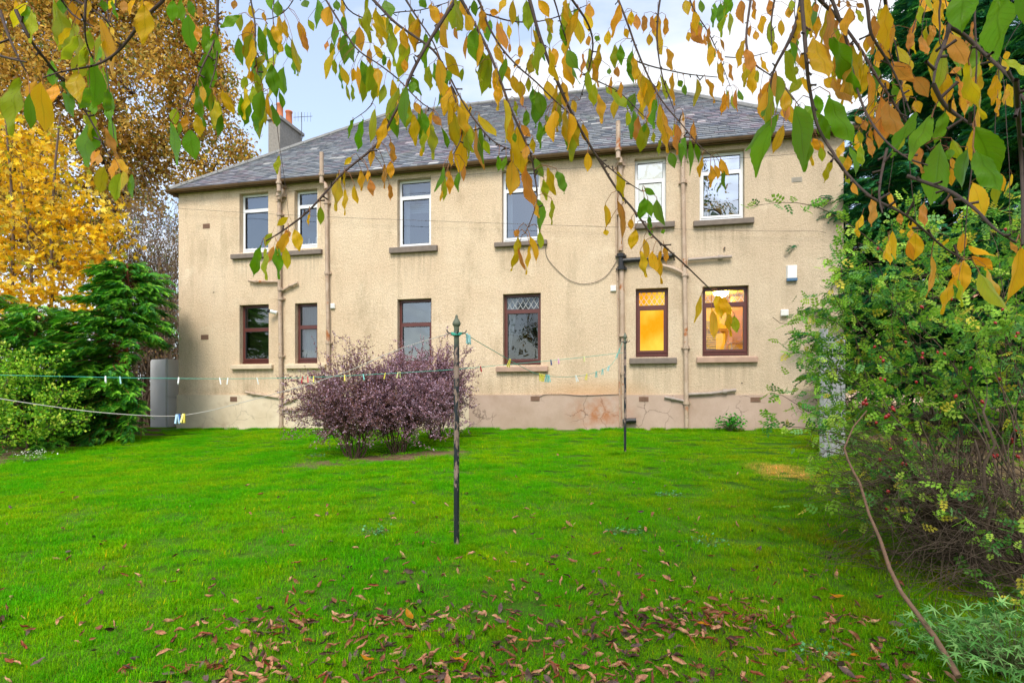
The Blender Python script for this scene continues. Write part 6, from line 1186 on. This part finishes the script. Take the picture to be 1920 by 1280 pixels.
# ------------------------------------------------------------ fallen leaves
def dead_leaf(k, roll):
    T, Fc, U = CL[k % len(CL)]; r = np.random.RandomState(k); V = T.copy(); x = V[:, 0] / .245; rad = .245 / max(roll, .2); a = x * roll * (.8 + .4 * r.rand()); V[:, 0] = np.sin(a) * rad * .8; V[:, 2] = (1 - np.cos(a)) * rad + .9 * r.uniform(-.3, 1) * (T[:, 1] - .5) ** 2 + .03 * np.sin(T[:, 1] * 11 + r.rand() * 6); V[:, 1] -= .5; return V, Fc, U
M_dead = M('dead_leaf', .6, .3); t_ = M_dead.attr('tint').outputs['Color']; oi = M_dead.add('ShaderNodeObjectInfo'); cW = M_dead.coord('World'); 
vv = M_dead.mix(M_dead.noise(cW, 70, 4, .6, .3, .7), M_dead.mix(1, t_, (.55, .5, .5), 'MULTIPLY'), M_dead.mix(1, t_, (1.3, 1.25, 1.2), 'MULTIPLY')); M_dead.color(vv); M_dead.bump(M_dead.noise(cW, 120, 3), .4, .003)
DC = [lin(122, 74, 50), lin(172, 122, 90), lin(74, 48, 38), lin(142, 94, 64), lin(98, 80, 72), lin(138, 72, 42), lin(192, 146, 110)]
DM = []
for k in range(14):
    V, Fc, U = dead_leaf(k, [.7, 2.7, 1.2, 3.2, .5, 2.0, 1.6, 2.4, .9, 2.2, 1.4, .6, 3.0, 1.8][k]); o = mk('fallen_leaf', [(V, Fc, 0, DC[k % 7], U)], M_dead.m, None, True); DM.append((o, V, Fc, DC[k % 7]))
DY = []
for k in range(3):
    V, Fc, U = dead_leaf(20 + k, .5 + .3 * k); o = mk('fallen_yellow_leaf', [(V, Fc, 0, lin(232, 158, 20), U + V3(0, 0, .3))], cherry_material('fallen_yellow'), None, True); DY.append(o)
def leaf_spots(n):
    out = []; rr = random.Random(5); cen = [(rr.uniform(-1.6, 2.2), rr.uniform(2.4, 3.5)) for _ in range(60)]
    while len(out) < n:
        if rr.random() < .26: cx, cy = rr.choice(cen); x, y = cx + rr.gauss(0, .20), cy + rr.gauss(0, .10)
        else:
            y = 2.35 + rr.expovariate(1 / 1.25); x = rr.uniform(-.95, .82) * y
            if rr.random() > (.25 + .75 * math.exp(-((x - .5) / 1.5) ** 2)): continue
        if y > 10 or y < 2.3 or abs(x) > .95 * y or (x > 1.9 + (y - 2.5) * .55 and rr.random() < .7): continue
        out.append((x, y))
    return sorted(out, key=lambda p: p[1])
sp = leaf_spots(2000); used = set()
def euler_on_lawn(): return (random.gauss(0, .45), random.gauss(0, .6) + (math.pi if random.random() < .35 else 0), random.random() * 6.283)
for i, (x, y) in enumerate(sp[:300]):
    k = random.randrange(14); src = DM[k][0]; o = src if k not in used else src.copy()
    if k in used: COL.objects.link(o)
    used.add(k); s = random.uniform(.065, .12); o.scale = (s, s, s); o.rotation_euler = euler_on_lawn(); o.location = (x, y, float(gz(x, y)) + random.uniform(.016, .04))
    lab = ['reddish brown', 'pale tan', 'dark brown', 'brown', 'greyish', 'rusty', 'light tan'][k % 7]; tag(o, f'curled {lab} dead leaf lying in the grass', 'leaf', f'{lab} fallen leaves on the lawn')
from mathutils import Euler
ch = []
for x, y in sp[300:]:
    _, V, Fc, c = random.choice(DM); s = random.uniform(.05, .095); mtx = np.array(Euler(euler_on_lawn()).to_matrix()).T; ch.append((V * s @ mtx + V3(x, y, float(gz(x, y)) + random.uniform(.02, .04)), Fc, 0, c))
for _ in range(160):
    x, y = random.uniform(2.2, 4.2), random.uniform(2.5, 6)
    if soil_mask(x, y) < .3: continue
    _, V, Fc, c = random.choice(DM); s = random.uniform(.05, .095); mtx = np.array(Euler(euler_on_lawn()).to_matrix()).T; ch.append((V * s @ mtx + V3(x, y, float(gz(x, y)) + random.uniform(.01, .05)), Fc, 0, c))
o = mk('leaf_litter', ch, M_dead.m, None, True); tag(o, 'scatter of brown dead leaves across the farther lawn and under the rose bush', 'leaf litter', None, 'stuff')
for i, (x, y, a, lab) in enumerate(((768, 1168, .5, 'below and to the left of the nearer clothes pole'), (978, 1216, 2.4, 'straight below the middle ground floor window'), (862, 1254, 1.5, 'at the bottom edge directly below the nearer pole'), (688, 1253, 1.2, 'at the bottom edge, farthest left of the yellow ones'),
        (917, 1097, 1.3, 'just right of the foot of the nearer pole'), (1317, 1185, 1.8, 'low in the view below the lit kitchen window'), (1567, 1132, 1.4, 'on the lawn left of the leaning cane, halfway down it'), (1600, 1245, 1.7, 'near the bottom edge left of the palmate plant'))):
    src = DY[i % 3]; o = src if i < 3 else src.copy()
    if i >= 3: COL.objects.link(o)
    g_ = ground(x, y); s = random.uniform(.08, .105); o.scale = (s, s, s); o.rotation_euler = (random.gauss(.2, .2), random.gauss(0, .3), a); o.location = (g_[0], g_[1], g_[2] + .05)
    tag(o, 'yellow fallen leaf ' + lab, 'leaf', 'yellow fallen leaves on the lawn')
for k in range(14):
    if k not in used: bpy.data.objects.remove(DM[k][0])
